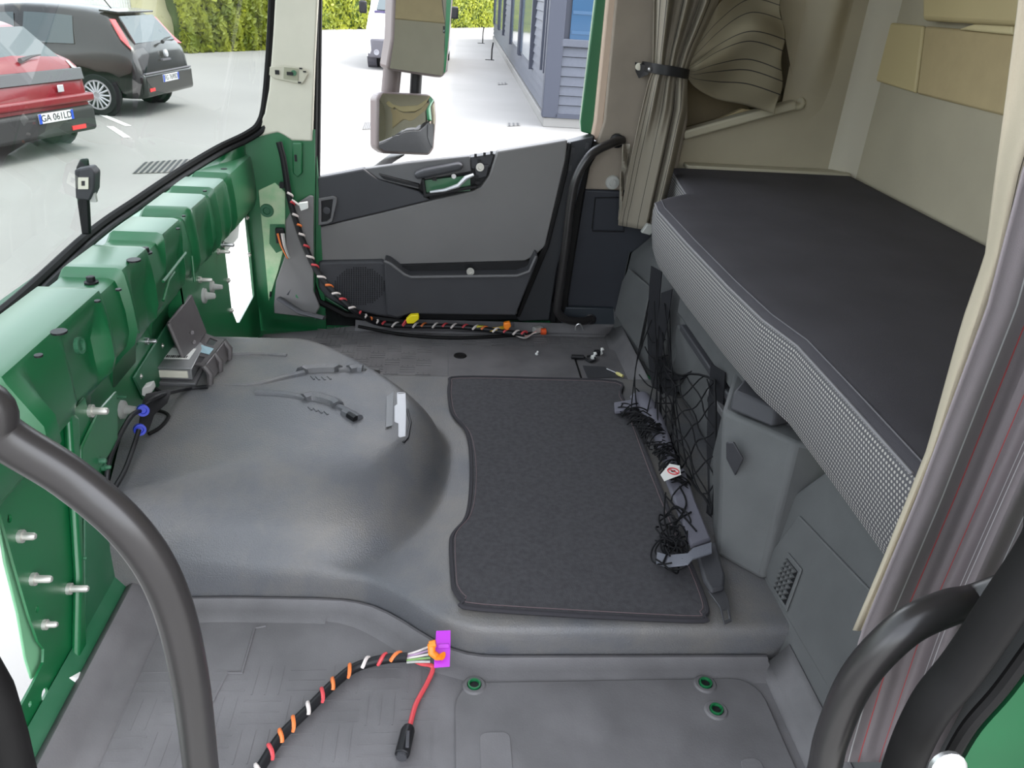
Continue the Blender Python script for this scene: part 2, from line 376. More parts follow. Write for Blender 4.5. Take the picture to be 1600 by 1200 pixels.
# ------------------------------------------------------------------ windscreen
ws = thing('window_1', 'large raked windscreen with black rubber seal across the front', 'windscreen', (-0.8, 1.4, 0.5), kind='structure')
far_path = [P(140, 365, y=1.85), P(215, 312, y=2.06), P(280, 268, y=2.25), P(340, 232, y=2.40), P(385, 210, y=2.47), P(405, 193, y=2.50), P(414, 160, y=2.51), P(421, 80, y=2.51), P(425, 0, y=2.51)]
d_ = far_path[-1] - far_path[-2]
far_path.append(far_path[-1] + d_ * 5.2)
near_path = [P(0, 490, y=1.42)]
near_path = [V((-0.42, 0.42, 1.76)), V((-0.74, 0.42, 0.62)), V((-0.80, 0.60, 0.53)), V((-0.835, 1.0, 0.498))] + near_path
seal = catmull(near_path + far_path[:-1], 6) + [far_path[-1]]
MB().tube(seal, 0.011, 8).build('rubber_seal', rubber, ws, smooth=True)
MB().tube([p + V((0.012, 0, -0.012)) for p in seal], 0.008, 8).build('inner_seal', black, ws, smooth=True)
top_near, top_far = V((-0.42, 0.42, 1.76)), far_path[-1]
gp = seal
nu = len(gp) - 1
# glass surface: each seal point is joined to the top edge
def gfn(u, v):
    i = u*nu; a = gp[min(int(round(i)), nu)]
    t = V((lerp(top_near.x, top_far.x, sm(0, 1, (a.y-0.42)/2.1)) , a.y, 1.79))
    bul = V((-0.05*math.sin(math.pi*min(1, max(0, (a.y-0.42)/2.1))), 0, 0)) * v
    return a.lerp(t, v) + bul + V((-0.004, 0, 0))
MB().grid(gfn, nu, 8, uv=False).build('glass', windscreen_glass, ws, smooth=True)
# camera post stuck on the glass
sp = thing('sensor_bracket', 'black post with square sensor holder standing on the windscreen edge', 'sensor', P(133, 365, y=1.80))
ys_ = 1.80
MB().prism([P(127, 367, y=ys_), P(141, 367, y=ys_), P(138, 310, y=ys_), P(138, 262, y=ys_), P(136, 248, y=ys_), P(124, 249, y=ys_), P(118, 262, y=ys_), P(119, 310, y=ys_)], (0, 0.012, 0)).build('post', black, sp, bevel=0.004)
MB().prism([P(126, 260, y=ys_-.005), P(150, 256, y=ys_-.005), P(158, 265, y=ys_-.005), P(157, 292, y=ys_-.005), P(150, 308, y=ys_-.005), P(128, 305, y=ys_-.005)], (0, -0.035, 0)).build('sensor_housing', plastic_dk, sp, bevel=0.004)
MB().plate([P(123, 277, y=1.76), P(139, 277, y=1.76), P(139, 295, y=1.76), P(123, 295, y=1.76)], [[P(128, 282, y=1.76), P(134, 282, y=1.76), P(134, 290, y=1.76), P(128, 290, y=1.76)]], (0, -0.004, 0)).build('square_frame', cream, sp)
MB().box(P(146, 308, y=1.77), (0.012, 0.01, 0.02)).build('clip', lt_grey, sp)

# ------------------------------------------------------------------ far A pillar trim
ap = thing('trim_1', 'cream plastic windscreen pillar trim with an open lamp recess', 'pillar trim', (-0.47, 2.5, 0.7), kind='structure')
def A(px, py, y=2.495): return P(px, py, y=y)
outl = [A(430, -10), A(426, 60), A(420, 140), A(413, 178), A(402, 196), A(388, 212), A(390, 218), A(425, 209), A(434, 207), A(444, 212), A(456, 220), A(488, 221), A(492, 100), A(497, -10)]
up = V((0.10, 0, 0.62))
topl = [outl[0] + up, ]; 
poly = outl[:-1] + [outl[-1], outl[-1] + up, outl[0] + up]
MB().prism(poly, (0, 0.03, 0)).build('pillar_cover', cream, ap, bevel=0.008, seg=3)
MB().prism([A(422, 104, 2.49), A(443, 102, 2.49), A(478, 107, 2.49), A(482, 115, 2.49), A(477, 125, 2.49), A(472, 132, 2.49), A(430, 123, 2.49), A(421, 117, 2.49)], (0, -0.005, 0)).build('lamp_recess_frame', mat('recess_cream', rgb(190, 186, 168), 0.6), ap, bevel=0.002)
MB().prism([A(444, 105, 2.484), A(466, 107, 2.484), A(466, 126, 2.484), A(443, 123, 2.484)], (0, -0.002, 0)).build('recess_floor', mat('recess_floor', rgb(150, 150, 128), 0.6), ap)
MB().lathe(A(459, 114, 2.481), (0, -1, 0), [(0.008, 0), (0.008, 0.002)], 12).build('green_sheet_hole', green, ap)
MB().box(A(453, 115, 2.478), (0.018, 0.004, 0.009)).build('lamp_connector', black, ap)
MB().box(A(433, 113, 2.483), (0.012, 0.003, 0.012)).build('clip_hole', black, ap)
for q in ((470, 107), (476, 112), (468, 129)): MB().box(A(*q, 2.483), (0.009, 0.003, 0.004)).build('clip_hole', black, ap)

# door jamb seal on the A pillar
js = thing('trim_2', 'black rubber door seal strip beside the cream pillar', 'door seal', (-0.42, 2.52, 0.1), kind='structure')
MB().tube([P(492, 20, y=2.52) + V((0.06, 0, 0.60)), P(492, -10, y=2.52), P(489, 200, y=2.52), P(488, 300, y=2.52), P(488, 440, y=2.52), P(498, 470, y=2.52), P(540, 492, y=2.52), P(640, 503, y=2.52)], 0.014, 8).build('seal_bead', rubber, js, smooth=True)
MB().tube([P(499, 20, y=2.54) + V((0.06, 0, 0.60)), P(499, -10, y=2.54), P(496, 270, y=2.54), P(494, 450, y=2.54)], 0.009, 8).build('seal_lip', black, js, smooth=True)
# kick panel, grey plastic at the post foot
kp = thing('kick_panel', 'grey plastic kick panel between green post and far door', 'panel', P(450, 500, z=0.0))
MB().prism([S(484, 305, 2.485), S(490, 307, 2.485), S(490, 455, 2.485), S(500, 480, 2.47), S(490, 497, 2.45), S(428, 490, 2.47), S(428, 475, 2.485), S(431, 440, 2.485), S(445, 400, 2.485), S(446, 345, 2.485), S(460, 320, 2.485)], (0, 0.01, 0)).build('panel', doorgrey, kp, bevel=0.004)
MB().prism([S(448, 460, 2.478), S(458, 447, 2.478), S(470, 449, 2.478), S(480, 466, 2.478)], (0, -0.004, 0)).build('recess', plastic_dk, kp)
MB().lathe(S(466, 462, 2.474), (0, -1, 0.2), [(0.008, 0), (0.008, 0.006), (0.005, 0.006)], 8).build('recess_bolt', green, kp)
MB().tube([P(436, 466, y=2.46), P(470, 488, y=2.40), P(507, 497, y=2.36)], 0.012, 8, flat=0.5).build('sill_rib', plastic_dk, kp, smooth=True)

# ------------------------------------------------------------------ far door
dr = thing('door_1', 'far passenger door with grey trim panel and stripped handle recess', 'door', (0.05, 2.55, 0.05), kind='structure')
def D(px, py, y=2.55): return P(px, py, y=y)
def dpoly(pts, y, t, name, m, bev=0.006, seg=3):
    return MB().prism([D(*q, y) for q in pts], (0, t, 0)).build(name, m, dr, bevel=bev, seg=seg)
dpoly([(496, 282), (570, 268), (740, 246), (885, 224), (930, 212), (926, 240), (906, 330), (862, 470), (860, 500), (620, 503), (545, 486), (497, 455)], 2.55, 0.06, 'door_shell', black)
dpoly([(496, 278), (568, 264), (590, 280), (654, 299), (672, 313), (600, 331), (497, 355)], 2.515, 0.04, 'front_trim', plastic_dk, 0.005)
dpoly([(497, 356), (602, 331), (676, 313), (738, 299), (752, 292), (764, 275), (777, 237), (887, 219), (884, 250), (852, 385), (836, 400), (818, 409), (640, 417), (612, 411), (598, 407), (497, 408)], 2.518, 0.04, 'main_trim', doorgrey, 0.005)
dpoly([(569, 264), (640, 254), (734, 244), (737, 268), (660, 282), (654, 296), (592, 281)], 2.526, 0.03, 'sill_trim', plastic, 0.004)
dpoly([(735, 246), (772, 240), (766, 262), (735, 264)], 2.535, 0.03, 'clip_rail', plastic_dk, 0.002)
for q in ((743, 243), (757, 241), (768, 239), (748, 252)): MB().box(D(*q, 2.532), (0.008, 0.008, 0.012)).build('clip_slot', black, dr)
# pull handle in the recess
dpoly([(591, 272), (655, 288), (655, 293), (600, 280)], 2.512, 0.03, 'switch_slot', black, 0.002)
dpoly([(662, 282), (735, 274), (735, 298), (664, 303)], 2.527, 0.01, 'recess_sheet', green, 0.0)
dpoly([(646, 272), (662, 266), (716, 256), (724, 258), (722, 266), (712, 269), (664, 279), (650, 281)], 2.485, 0.05, 'grip', plastic_dk, 0.009)
dpoly([(659, 280), (663, 280), (666, 303), (745, 290), (746, 294), (662, 309)], 2.508, 0.02, 'recess_frame', black, 0.002)
MB().tube([D(672, 300, 2.495), D(695, 297, 2.49), D(716, 290, 2.485), D(728, 278, 2.485), D(740, 273, 2.488)], [0.006, 0.009, 0.011, 0.012, 0.008], 10, flat=0.6).build('release_lever', silver, dr, smooth=True)
dpoly([(742, 260), (764, 258), (760, 276), (744, 280)], 2.520, 0.02, 'bolt_plate', plastic_dk, 0.002)
for q, y in (((750, 261), 2.517), ((735, 424), 2.455)):
    MB().lathe(D(*q, y), (0, -1, 0), [(0.013, 0), (0.013, 0.005), (0.007, 0.005), (0.006, 0.001)], 14).build('panel_bolt', zinc, dr, smooth=True)
MB().lathe(D(709, 275, 2.52), (0, -1, 0), [(0.008, 0), (0.008, 0.005), (0.004, 0.005)], 10).build('panel_bolt', steel, dr)
for q in ((679, 280), (746, 285), (744, 276)): MB().box(D(*q, 2.515), (0.014, 0.006, 0.009)).build('clip_slot', black, dr)
# small front recess with frame
MB().plate([D(*q, 2.513) for q in ((498, 309), (521, 305), (527, 308), (527, 315), (520, 345), (513, 349), (498, 351))],
           [[D(*q, 2.513) for q in ((503, 313), (521, 310), (517, 340), (511, 345), (503, 346))]], (0, -0.01, 0)).build('recess_surround', plastic, dr, bevel=0.002)
dpoly([(502, 312), (522, 309), (518, 341), (511, 346), (502, 347)], 2.5135, -0.002, 'recess_floor', black, 0.0)
MB().lathe(D(511, 328, 2.511), (0, -1, 0), [(0.012, 0), (0.012, 0.008), (0.006, 0.009)], 12).build('recess_knob', plastic_dk, dr, smooth=True)
# lower map pocket and speaker
dpoly([(497, 409), (596, 407), (610, 414), (622, 450), (640, 486), (625, 500), (590, 494), (540, 482), (510, 466), (497, 450)], 2.50, 0.05, 'speaker_panel', plastic_dk, 0.01)
MB().prism([D(*q, 2.445) for q in ((600, 408), (608, 410), (632, 428), (640, 432), (808, 430), (826, 424), (838, 399), (842, 402), (832, 428), (806, 493), (640, 491), (622, 497), (604, 492))], (0, 0.07, 0)).build('map_pocket', plastic_dk, dr, bevel=0.012, seg=3)
dpoly([(618, 415), (830, 409), (826, 424), (808, 430), (640, 432)], 2.500, 0.03, 'pocket_inside', black, 0.0)
MB().tube([D(*q, 2.442) for q in ((600, 408), (610, 412), (632, 429), (642, 433), (808, 431), (827, 424), (838, 400))], 0.005, 8).build('pocket_rim', plastic, dr, smooth=True)
mb = MB()
for i in range(22):
    for j in range(20):
        u, v = (i-10.5)/11, (j-9.5)/10
        if u*u + v*v < 1: mb.box(D(562 + u*40, 447 + v*30, 2.4985), (0.0035, 0.002, 0.0035))
sg = mb.build('speaker_holes', black, dr); sg['kind'] = 'stuff'
dpoly([(807, 496), (838, 410), (856, 380), (886, 262), (892, 222), (928, 214), (924, 232), (905, 300), (870, 420), (858, 500), (812, 502)], 2.535, 0.02, 'rear_edge', mat('door_edge_black', rgb(36, 38, 42), 0.5), 0.003)
dpoly([(889, 224), (893, 224), (887, 270), (858, 385), (812, 496), (807, 496), (838, 405), (854, 380)], 2.515, 0.03, 'edge_seal', rubber, 0.003)
for q in ((895, 235), (917, 228), (890, 262), (878, 292)): MB().box(D(*q, 2.532), (0.012, 0.006, 0.02)).build('clip_slot', plastic_dk, dr)
MB().box2((-0.45, 2.575, -0.06), (0.50, 2.63, 0.10)).build('sill_beam', black, dr)
dpoly([(497, 456), (545, 486), (620, 503), (860, 503), (862, 508), (700, 510), (600, 508), (530, 494), (490, 470)], 2.56, 0.03, 'painted_sill', green, 0.004)
MB().tube([D(809, 475, 2.51), D(806, 490, 2.50)], 0.004, 6).build('latch_pin', zinc, dr)

# ------------------------------------------------------------------ far B pillar and rear side lining
bp = thing('trim_3', 'far door pillar with green edge, pale seal and grey fabric cover', 'pillar trim', (0.52, 2.56, 0.05), kind='structure')
def B(px, py, y=2.56): return P(px, py, y=y)
def up_ext(a, b, h): return b + (b - a) * h
def strip(l, r, y, t, name, m, bev=0.004):
    L_ = [B(*q, y) for q in l]; R_ = [B(*q, y) for q in r]
    L_ = [up_ext(L_[1], L_[0], 3.0)] + L_; R_ = [up_ext(R_[1], R_[0], 3.0)] + R_
    return MB().prism(L_ + R_[::-1], (0, t, 0)).build(name, m, bp, bevel=bev)
strip([(930, 0), (907, 190), (908, 206)], [(950, 0), (930, 190), (930, 212)], 2.60, 0.03, 'painted_edge', green)
strip([(948, 0), (929, 190), (924, 216)], [(966, 0), (945, 190), (940, 225)], 2.575, 0.03, 'pale_seal', mat('pale_seal', rgb(190, 168, 150), 0.6), 0.008)
strip([(962, 0), (944, 190), (920, 262), (914, 296)], [(1075, 0), (1075, 190), (1060, 262), (1045, 300)], 2.56, 0.03, 'fabric_cover', greytrim, 0.006)
dkp = MB().plate([B(*q) for q in ((914, 296), (1045, 302), (1040, 380), (985, 395), (962, 500), (960, 520), (882, 512), (884, 470))],
           [], (0, 0.03, 0)).build('lower_cover', navy, bp, bevel=0.006)
mb = MB().tube([B(*q, 2.558) for q in ((930, 309), (972, 308), (978, 340), (975, 362), (926, 361), (925, 355))], 0.0022, 6, closed=True); mb.build('access_flap_gap', black, bp)
MB().prism([B(*q, 2.559) for q in ((931, 311), (971, 310), (976, 340), (973, 360), (927, 359))], (0, -0.003, 0)).build('access_flap', navy, bp, bevel=0.002)
strip([(930, 225), (908, 268), (893, 330), (872, 470), (870, 505)], [(945, 232), (922, 272), (912, 305), (886, 470), (884, 508)], 2.545, 0.03, 'edge_strip', rubber, 0.005) if False else MB().prism([B(*q, 2.545) for q in ((926, 222), (910, 262), (893, 330), (872, 470), (868, 508), (890, 508), (888, 470), (914, 300), (922, 262), (942, 226))], (0, 0.03, 0)).build('edge_strip', rubber, bp, bevel=0.006)
MB().prism([B(*q, 2.54) for q in ((884, 480), (960, 482), (962, 512), (876, 508))], (0, 0.02, 0)).build('foot_cover', mat('foot_cover', rgb(40, 46, 52), 0.5), bp, bevel=0.004)
MB().box2((0.34, 2.60, -0.06), (0.46, 2.615, 0.36)).build('pillar_back', black, bp)
MB().box2((0.44, 2.60, -0.06), (0.76, 2.615, 0.66)).build('pillar_back', black, bp)
MB().lathe(B(957, 285, 2.56), (0, -1, 0), [(0.024, 0), (0.022, 0.006), (0.012, 0.007), (0.011, 0.012), (0.005, 0.012), (0.004, 0.009)], 18).build('trim_button', lt_grey, bp, smooth=True)

gh = thing('grab_handle', 'curved black grab handle on the far door pillar', 'grab handle', B(905, 503, 2.50))
pth = catmull([B(972, 219, 2.548), B(955, 224, 2.50), B(925, 240, 2.47), B(903, 272, 2.46), B(893, 310, 2.46), B(884, 385, 2.46), B(872, 470, 2.46), B(872, 488, 2.465), B(885, 499, 2.48), B(908, 502, 2.51), B(925, 498, 2.54)], 6)
MB().tube(pth, 0.0145, 12).build('bar', handle_m, gh, smooth=True)
for q in ((964, 220), (922, 498)):
    MB().lathe(B(*q, 2.545), (0, -1, 0), [(0.022, -0.01), (0.022, 0.008), (0.012, 0.012), (0.010, 0.02), (0.006, 0.021)], 12).build('mount', black, gh, smooth=True)

lip_m = mat('lip_cream', rgb(172, 166, 146), 0.6)
wf = thing('wall_far', 'beige fabric side lining at the far end of the bunk', 'lining', (1.0, 2.6, 0.55), kind='structure')
YW = 2.60
def W(px, py, y=YW): return P(px, py, y=y)
zt = V((0, 0, 0))
o_tl, o_tr = W(1050, -20), W(1352, -20)
outer = [W(1040, 300), W(1320, 300), o_tr, o_tr + V((0, 0, 0.75)), o_tl + V((0, 0, 0.75)), o_tl]
outer = [V((0.55, YW, 0.40)), V((1.385, YW, 0.40)), V((1.385, YW, 1.80)), V((0.55, YW, 1.80))]
niche = [W(1068, 213), W(1238, 168), W(1246, 160), W(1238, 120), W(1216, 0), W(1206, -80), W(1068, -80)]
MB().plate(outer, [niche], (0, 0.02, 0)).build('lining_panel', beige, wf)
# niche: floor, back and sides
nb = [p + V((0, 0.13, 0)) for p in niche]
mb = MB(); mb.add(niche + nb, [(i, (i+1) % 7, 7 + (i+1) % 7, 7 + i) for i in range(7)] + [tuple(range(7, 14))]); mb.build('niche_lining', mat('niche_brown', rgb(122, 110, 86), 0.85, var=0.06), wf)
lip = [W(1068, 214, 2.59), W(1240, 169, 2.59), W(1251, 161, 2.59), W(1243, 150, 2.59)]
MB().ribbon(catmull([W(1066, 213, 2.575), W(1150, 191, 2.575), W(1238, 169, 2.575), W(1249, 165, 2.578), W(1254, 168, 2.585)], 3) if False else [W(1066, 210, 2.585), W(1150, 187, 2.585), W(1240, 163, 2.585)], V((0, 0.05, 0)), 0.028).build('shelf_lip', lip_m, wf, bevel=0.006)
MB().tube(catmull([W(1236, 168, 2.585), W(1250, 166, 2.585), W(1252, 158, 2.595), W(1240, 155, 2.62), W(1228, 158, 2.64)], 5), 0.012, 10).build('lip_corner', lip_m, wf, smooth=True)
MB().prism([W(1075, 208, 2.62), W(1160, 170, 2.62), W(1200, 175, 2.62), W(1225, 186, 2.62)], (0, 0.02, 0)).build('shelf_insert', mat('insert_tan', rgb(176, 160, 124), 0.8), wf)
# rounded column between side lining and rear wall
col_pts = []
MB().grid(lambda u, v: V((lerp(1.31, 1.385, u) - 0.012*math.sin(math.pi*u), lerp(2.60, 2.54, u*u) - 0.02*math.sin(math.pi*u), lerp(0.50, 1.80, v))), 12, 4, uv=False).build('corner_column', cream if False else mat('corner_cloth', rgb(180, 174, 158), 0.85, bump=0.2, bscale=800), wf, smooth=True)
MB().grid(lambda u, v: V((lerp(1.10, 1.27, u), 2.602 - 0.05*math.sin(math.pi*u)**2*sm(0.0, 0.35, v), lerp(0.72, 1.80, v))), 14, 20, uv=False).build('lining_bulge', beige, wf, smooth=True)
MB().box2((0.55, 2.60, -0.06), (1.42, 2.62, 0.42)).build('lower_lining', plastic_dk, wf)
MB().ribbon([V((0.80, 2.57, 0.60)), V((1.36, 2.56, 0.60))], V((0, 0.06, 0)), 0.014).build('base_ledge', lip_m, wf, bevel=0.004)

wr = thing('wall_rear', 'beige fabric rear wall behind the bunk', 'lining', (1.40, 1.5, 0.55), kind='structure')
XR = 1.385
MB().box2((XR, 0.30, 0.35), (XR + 0.03, 2.62, 1.80)).build('lining_panel', beige, wr)
def R(px, py, x=XR): return P(px, py, x=x)
MB().prism([R(1380, 34), R(1449, 41), R(1436, 146), R(1368, 125)], (-0.014, 0, 0)).build('vinyl_pad', beige_lt, wr, bevel=0.006)
a, b = R(1451, 41), R(1438, 147)
MB().prism([a, V((XR, 0.7, a.z + 0.01)), V((XR, 0.7, b.z - 0.01)), b], (-0.012, 0, 0)).build('vinyl_pad', mat('vinyl_tan', rgb(176, 158, 120), 0.7, var=0.04), wr, bevel=0.006)
a, b = R(1466, -60), R(1466, 34)
MB().prism([a, V((XR, 0.7, a.z)), V((XR, 0.7, b.z + 0.02)), b], (-0.05, 0, 0)).build('upper_box', beige_lt, wr, bevel=0.012, seg=3)
MB().prism([R(1512, 47), R(1560, 30), R(1600, 30), R(1600, 56)], (-0.03, 0, 0)).build('box_lip', mat('pale_lip', rgb(204, 190, 148), 0.5), wr, bevel=0.006)

# ------------------------------------------------------------------ roof, near wall, outer skins (out of view, they shade the cab)
ce = MB()
ce.plate([V((-0.40, 0.36, 1.80)), V((1.42, 0.36, 1.80)), V((1.42, 2.62, 1.80)), V((-0.40, 2.62, 1.80))], [], (0, 0, 0.03))
tag(ce.build('ceiling', beige), 'beige cab roof lining above the bunk', 'ceiling', kind='structure')
nw = MB().box2((0.60, 0.34, -0.06), (1.42, 0.37, 1.80)).box2((-0.40, 0.34, 1.62), (0.60, 0.37, 1.80))
tag(nw.build('wall_near', beige), 'beige lined near side wall behind the driver door opening', 'wall', kind='structure')
od = thing('unseen_door', 'unseen open driver door added to block light beside the camera', 'door', V((-0.62, 0.30, -0.3)), kind='structure')  # out of view, added to cut the light from the near left
MB().prism([V((-0.62, 0.33, -0.35)), V((-0.72, -0.62, -0.35)), V((-0.72, -0.62, 0.62)), V((-0.62, 0.33, 0.52))], (-0.06, 0.006, 0)).build('door_skin', green, od, bevel=0.01)
MB().prism([V((-0.61, 0.30, -0.20)), V((-0.70, -0.58, -0.20)), V((-0.70, -0.58, 0.60)), V((-0.61, 0.30, 0.50))], (0.05, -0.005, 0)).build('door_trim', doorgrey, od, bevel=0.01)
MB().tube([V((-0.65, 0.33, 0.52)), V((-0.62, 0.30, 1.35)), V((-0.70, -0.55, 1.45)), V((-0.75, -0.62, 0.62))], 0.03, 8).build('window_frame', rubber, od)
fwh = MB().box2((-0.42, 2.58, 1.50), (0.62, 2.61, 1.80))
tag(fwh.build('wall_header', beige), 'beige header above the far door window', 'wall', kind='structure')
# ------------------------------------------------------------------ engine tunnel cover (platform and hump, one moulding)
ZP = 0.07
YN = [(-0.62, 1.178), (-0.40, 1.180), (-0.22, 1.174), (-0.15, 1.166), (-0.10, 1.143), (-0.05, 1.103), (0.0, 1.058), (0.04, 1.034), (0.08, 1.023), (0.70, 1.014)]
def yn(x): return sum(interp(YN, x + d) for d in (-0.03, -0.015, 0, 0.015, 0.03)) / 5
YF = 2.045
def hump(x, y):
    # flat topped dome: straight to the bulkhead, half superellipse at the rear end
    cx, rx, yc, ry, pw = -0.27, 0.30, 1.615, 0.445, 2.3
    ey = abs(y - yc) / ry
    kf = sm(0.0, 0.9, (y - yc) / ry); cx -= 0.13*kf; rx -= 0.02*kf; pw -= 0.4*kf
    q = ey if x <= cx else ((max(0.0, (x - cx) / rx))**pw + ey**pw)**(1/pw)
    if q >= 1: return 0.0
    far = sm(-0.25, 0.25, (y - yc) / ry); ex_ = 0 if x <= cx else sm(0.0, 0.9, (x - cx) / rx)
    near_w = lerp(0.16, 0.52, sm(-0.64, -0.30, x))
    w = lerp(lerp(near_w, 0.26, far), 0.50, ex_)
    t = min(1.0, (1 - q) / w)
    s = (1 - (1 - t)**2.2) * sm(-0.10, 0.30, t)
    top = 0.140 + 0.008*math.sin(math.pi*min(1, max(0, (y-1.2)/0.8))) - 0.024*sm(-0.4, 0.0, x)
    return top * s
def xshift(x, y): return -0.05 * sm(1.18, 1.5, y) * sm(-0.35, -0.615, x)
def tz(x, y): return ZP + hump(x, y)
prof_n = [(0.0, -0.006), (0.001, 0.012), (0.002, 0.035), (0.004, 0.054), (0.008, 0.064), (0.013, 0.0685), (0.020, 0.070)]
NX, NI = 150, 110
mb = MB(); xs = [-0.615 + (0.715 + 0.615)*i/NX for i in range(NX+1)]
rows = len(prof_n) + NI - 1 + len(prof_n)
vs = []
for x in xs:
    a, b = yn(x), YF
    for dy, z in prof_n: vs.append((x, a + dy, z + (hump(x, a + dy) if z >= 0.06 else 0)))
    a2, b2 = a + prof_n[-1][0], b - prof_n[-1][0]
    for k in range(1, NI): y = lerp(a2, b2, k/NI); vs.append((x, y, tz(x, y)))
    for dy, z in prof_n[::-1]: vs.append((x, b - dy, z + (hump(x, b - dy) if z >= 0.06 else 0)))
mb.add([(x + xshift(x, y), y, z) for x, y, z in vs], [(i*rows + k, (i+1)*rows + k, (i+1)*rows + k+1, i*rows + k+1) for i in range(NX) for k in range(rows-1)])
tc = thing('engine_tunnel_cover', 'dusty grey moulded engine tunnel with raised platform in the cab middle', 'tunnel cover', (0, 1.5, 0))
MB_ = mb.build('moulding', tunnel_m, tc, smooth=True)
N, L, b_ = nodes_of(tunnel_m)
# dust: paler film with scuffs
tcn = N.new('ShaderNodeTexCoord'); nz = N.new('ShaderNodeTexNoise'); nz.inputs['Scale'].default_value = 3.2; nz.inputs['Detail'].default_value = 8; nz.inputs['Roughness'].default_value = 0.65
L.new(tcn.outputs['Object'], nz.inputs['Vector'])
mr = N.new('ShaderNodeMapRange'); mr.inputs[1].default_value = 0.42; mr.inputs[2].default_value = 0.70; L.new(nz.outputs['Fac'], mr.inputs[0])
mxd = N.new('ShaderNodeMix'); mxd.data_type = 'RGBA'; L.new(mr.outputs[0], mxd.inputs[0])
prev = b_.inputs['Base Color'].links[0].from_socket; L.new(prev, mxd.inputs[6]); mxd.inputs[7].default_value = rgb(112, 107, 100)
L.new(mxd.outputs[2], b_.inputs['Base Color'])
# moulded cable ridges on the hump
def on_t(px, py, dz=0.0):
    z = 0.2
    for _ in range(12):
        p = P(px, py, z=z); z = tz(p.x, p.y)
    p = P(px, py, z=z + dz); return p
def ridge(pts, r): MB().tube(catmull([on_t(*q, dz=-0.002) for q in pts], 4), [1.25*k for k in r] if isinstance(r, list) else 1.25*r, 8).build('cable_ridge', tunnel_m, tc, smooth=True)
ridge([(352, 602), (400, 601), (440, 592), (475, 584)], [0.004 + 0.005*min(1, i/12) for i in range(13)])
ridge([(472, 583), (480, 580), (520, 578), (528, 580)], 0.014)
ridge([(528, 580), (545, 579), (552, 579)], 0.008); ridge([(545, 580), (556, 578), (566, 579)], 0.013); ridge([(566, 580), (590, 581)], 0.007)
ridge([(400, 615), (440, 617), (470, 622), (478, 626)], 0.008); ridge([(474, 625), (490, 622), (520, 630), (528, 636)], 0.013)
ridge([(528, 636), (545, 645), (552, 650)], 0.008); ridge([(538, 645), (552, 652), (560, 657)], 0.012)
MB().tube([on_t(545, 648, 0.004), on_t(556, 655, 0.004)], 0.009, 8).build('ridge_tear', black, tc, smooth=True)
ridge([(350, 556), (400, 554), (448, 557)], 0.006)
for q in ((486, 588), (494, 589), (503, 589), (512, 588), (482, 636), (490, 638), (498, 641), (507, 643)):
    MB().tube([on_t(*q, dz=0.0), on_t(q[0] + 5, q[1] + 5, dz=0.0)], 0.0028, 6).build('embossed_mark', tunnel_m, tc, smooth=True)
# plate of steel bracket that pokes out of the hump end
sb = thing('steel_bracket', 'bright steel angle bracket poking out of the tunnel end', 'bracket', on_t(627, 672))
c0 = on_t(626, 682); yb = c0.y - 0.004
MB().prism([P(622, 614, y=yb), P(634, 613, y=yb), P(635, 640, y=yb), P(634, 682, y=yb), P(624, 684, y=yb), P(624, 662, y=yb), P(618, 660, y=yb), P(618, 635, y=yb), P(622, 632, y=yb)], (-0.003, 0.002, 0)).build('plate', silver, sb, bevel=0.001)
MB().prism([P(622, 614, y=yb), P(634, 613, y=yb), P(634, 618, y=yb + .02), P(622, 619, y=yb + .02)], (0, 0, -0.002)).build('top_flange', steel, sb)
MB().tube([on_t(636, 640, 0.0), on_t(641, 660, 0.0), on_t(637, 684, 0.0), on_t(630, 692, 0.0)], 0.0035, 6).build('slot_edge', black, sb, smooth=True)
tp = MB().prism([on_t(604, 620, .003), on_t(615, 613, .003), on_t(613, 665, .003), on_t(603, 668, .003)], (0, 0, 0.001)).build('tape_patch', mat('grey_tape', rgb(112, 113, 114), 0.5))
tag(tp, 'grey tape strip on the tunnel beside the steel bracket', 'tape')

# ------------------------------------------------------------------ carpet on the platform
cp = thing('carpet_mat', 'dark grey tailored carpet mat on the tunnel platform', 'mat', (0.27, 1.5, ZP))
cpx = [(703, 601), (717, 592), (840, 594), (962, 599), (985, 607), (990, 625)]
zc = ZP + 0.001
left = [(724, 942), (712, 928), (708, 912), (705, 853), (710, 835), (729, 811), (736, 769), (736, 713), (729, 676), (710, 653), (703, 632)]
o2 = [P(*q, z=zc) for q in left] + [P(*q, z=zc) for q in cpx[:4]]
o2 += [V((0.515, 1.92, zc)), V((0.52, 1.80, zc)), V((0.515, 1.3, zc)), V((0.512, 1.09, zc)), V((0.498, 1.047, zc)), V((0.46, 1.036, zc))] + [P(752, 955, z=zc)]
o3 = catmull(o2, 4, closed=True)
MB().prism(o3, (0, 0, 0.007)).build('pile', carpet_m, cp, bevel=0.003)
MB().tube([p + V((0, 0, 0.005)) for p in o3], 0.005, 6, closed=True).build('binding', bind_m, cp, smooth=True)
MB().tube([(p + (V((0.28, 1.5, zc)) - p).normalized()*0.011) + V((0, 0, 0.0075)) for p in o3], 0.0011, 5, closed=True).build('stitching', mat('stitch_brown', rgb(96, 82, 84), 0.8), cp)

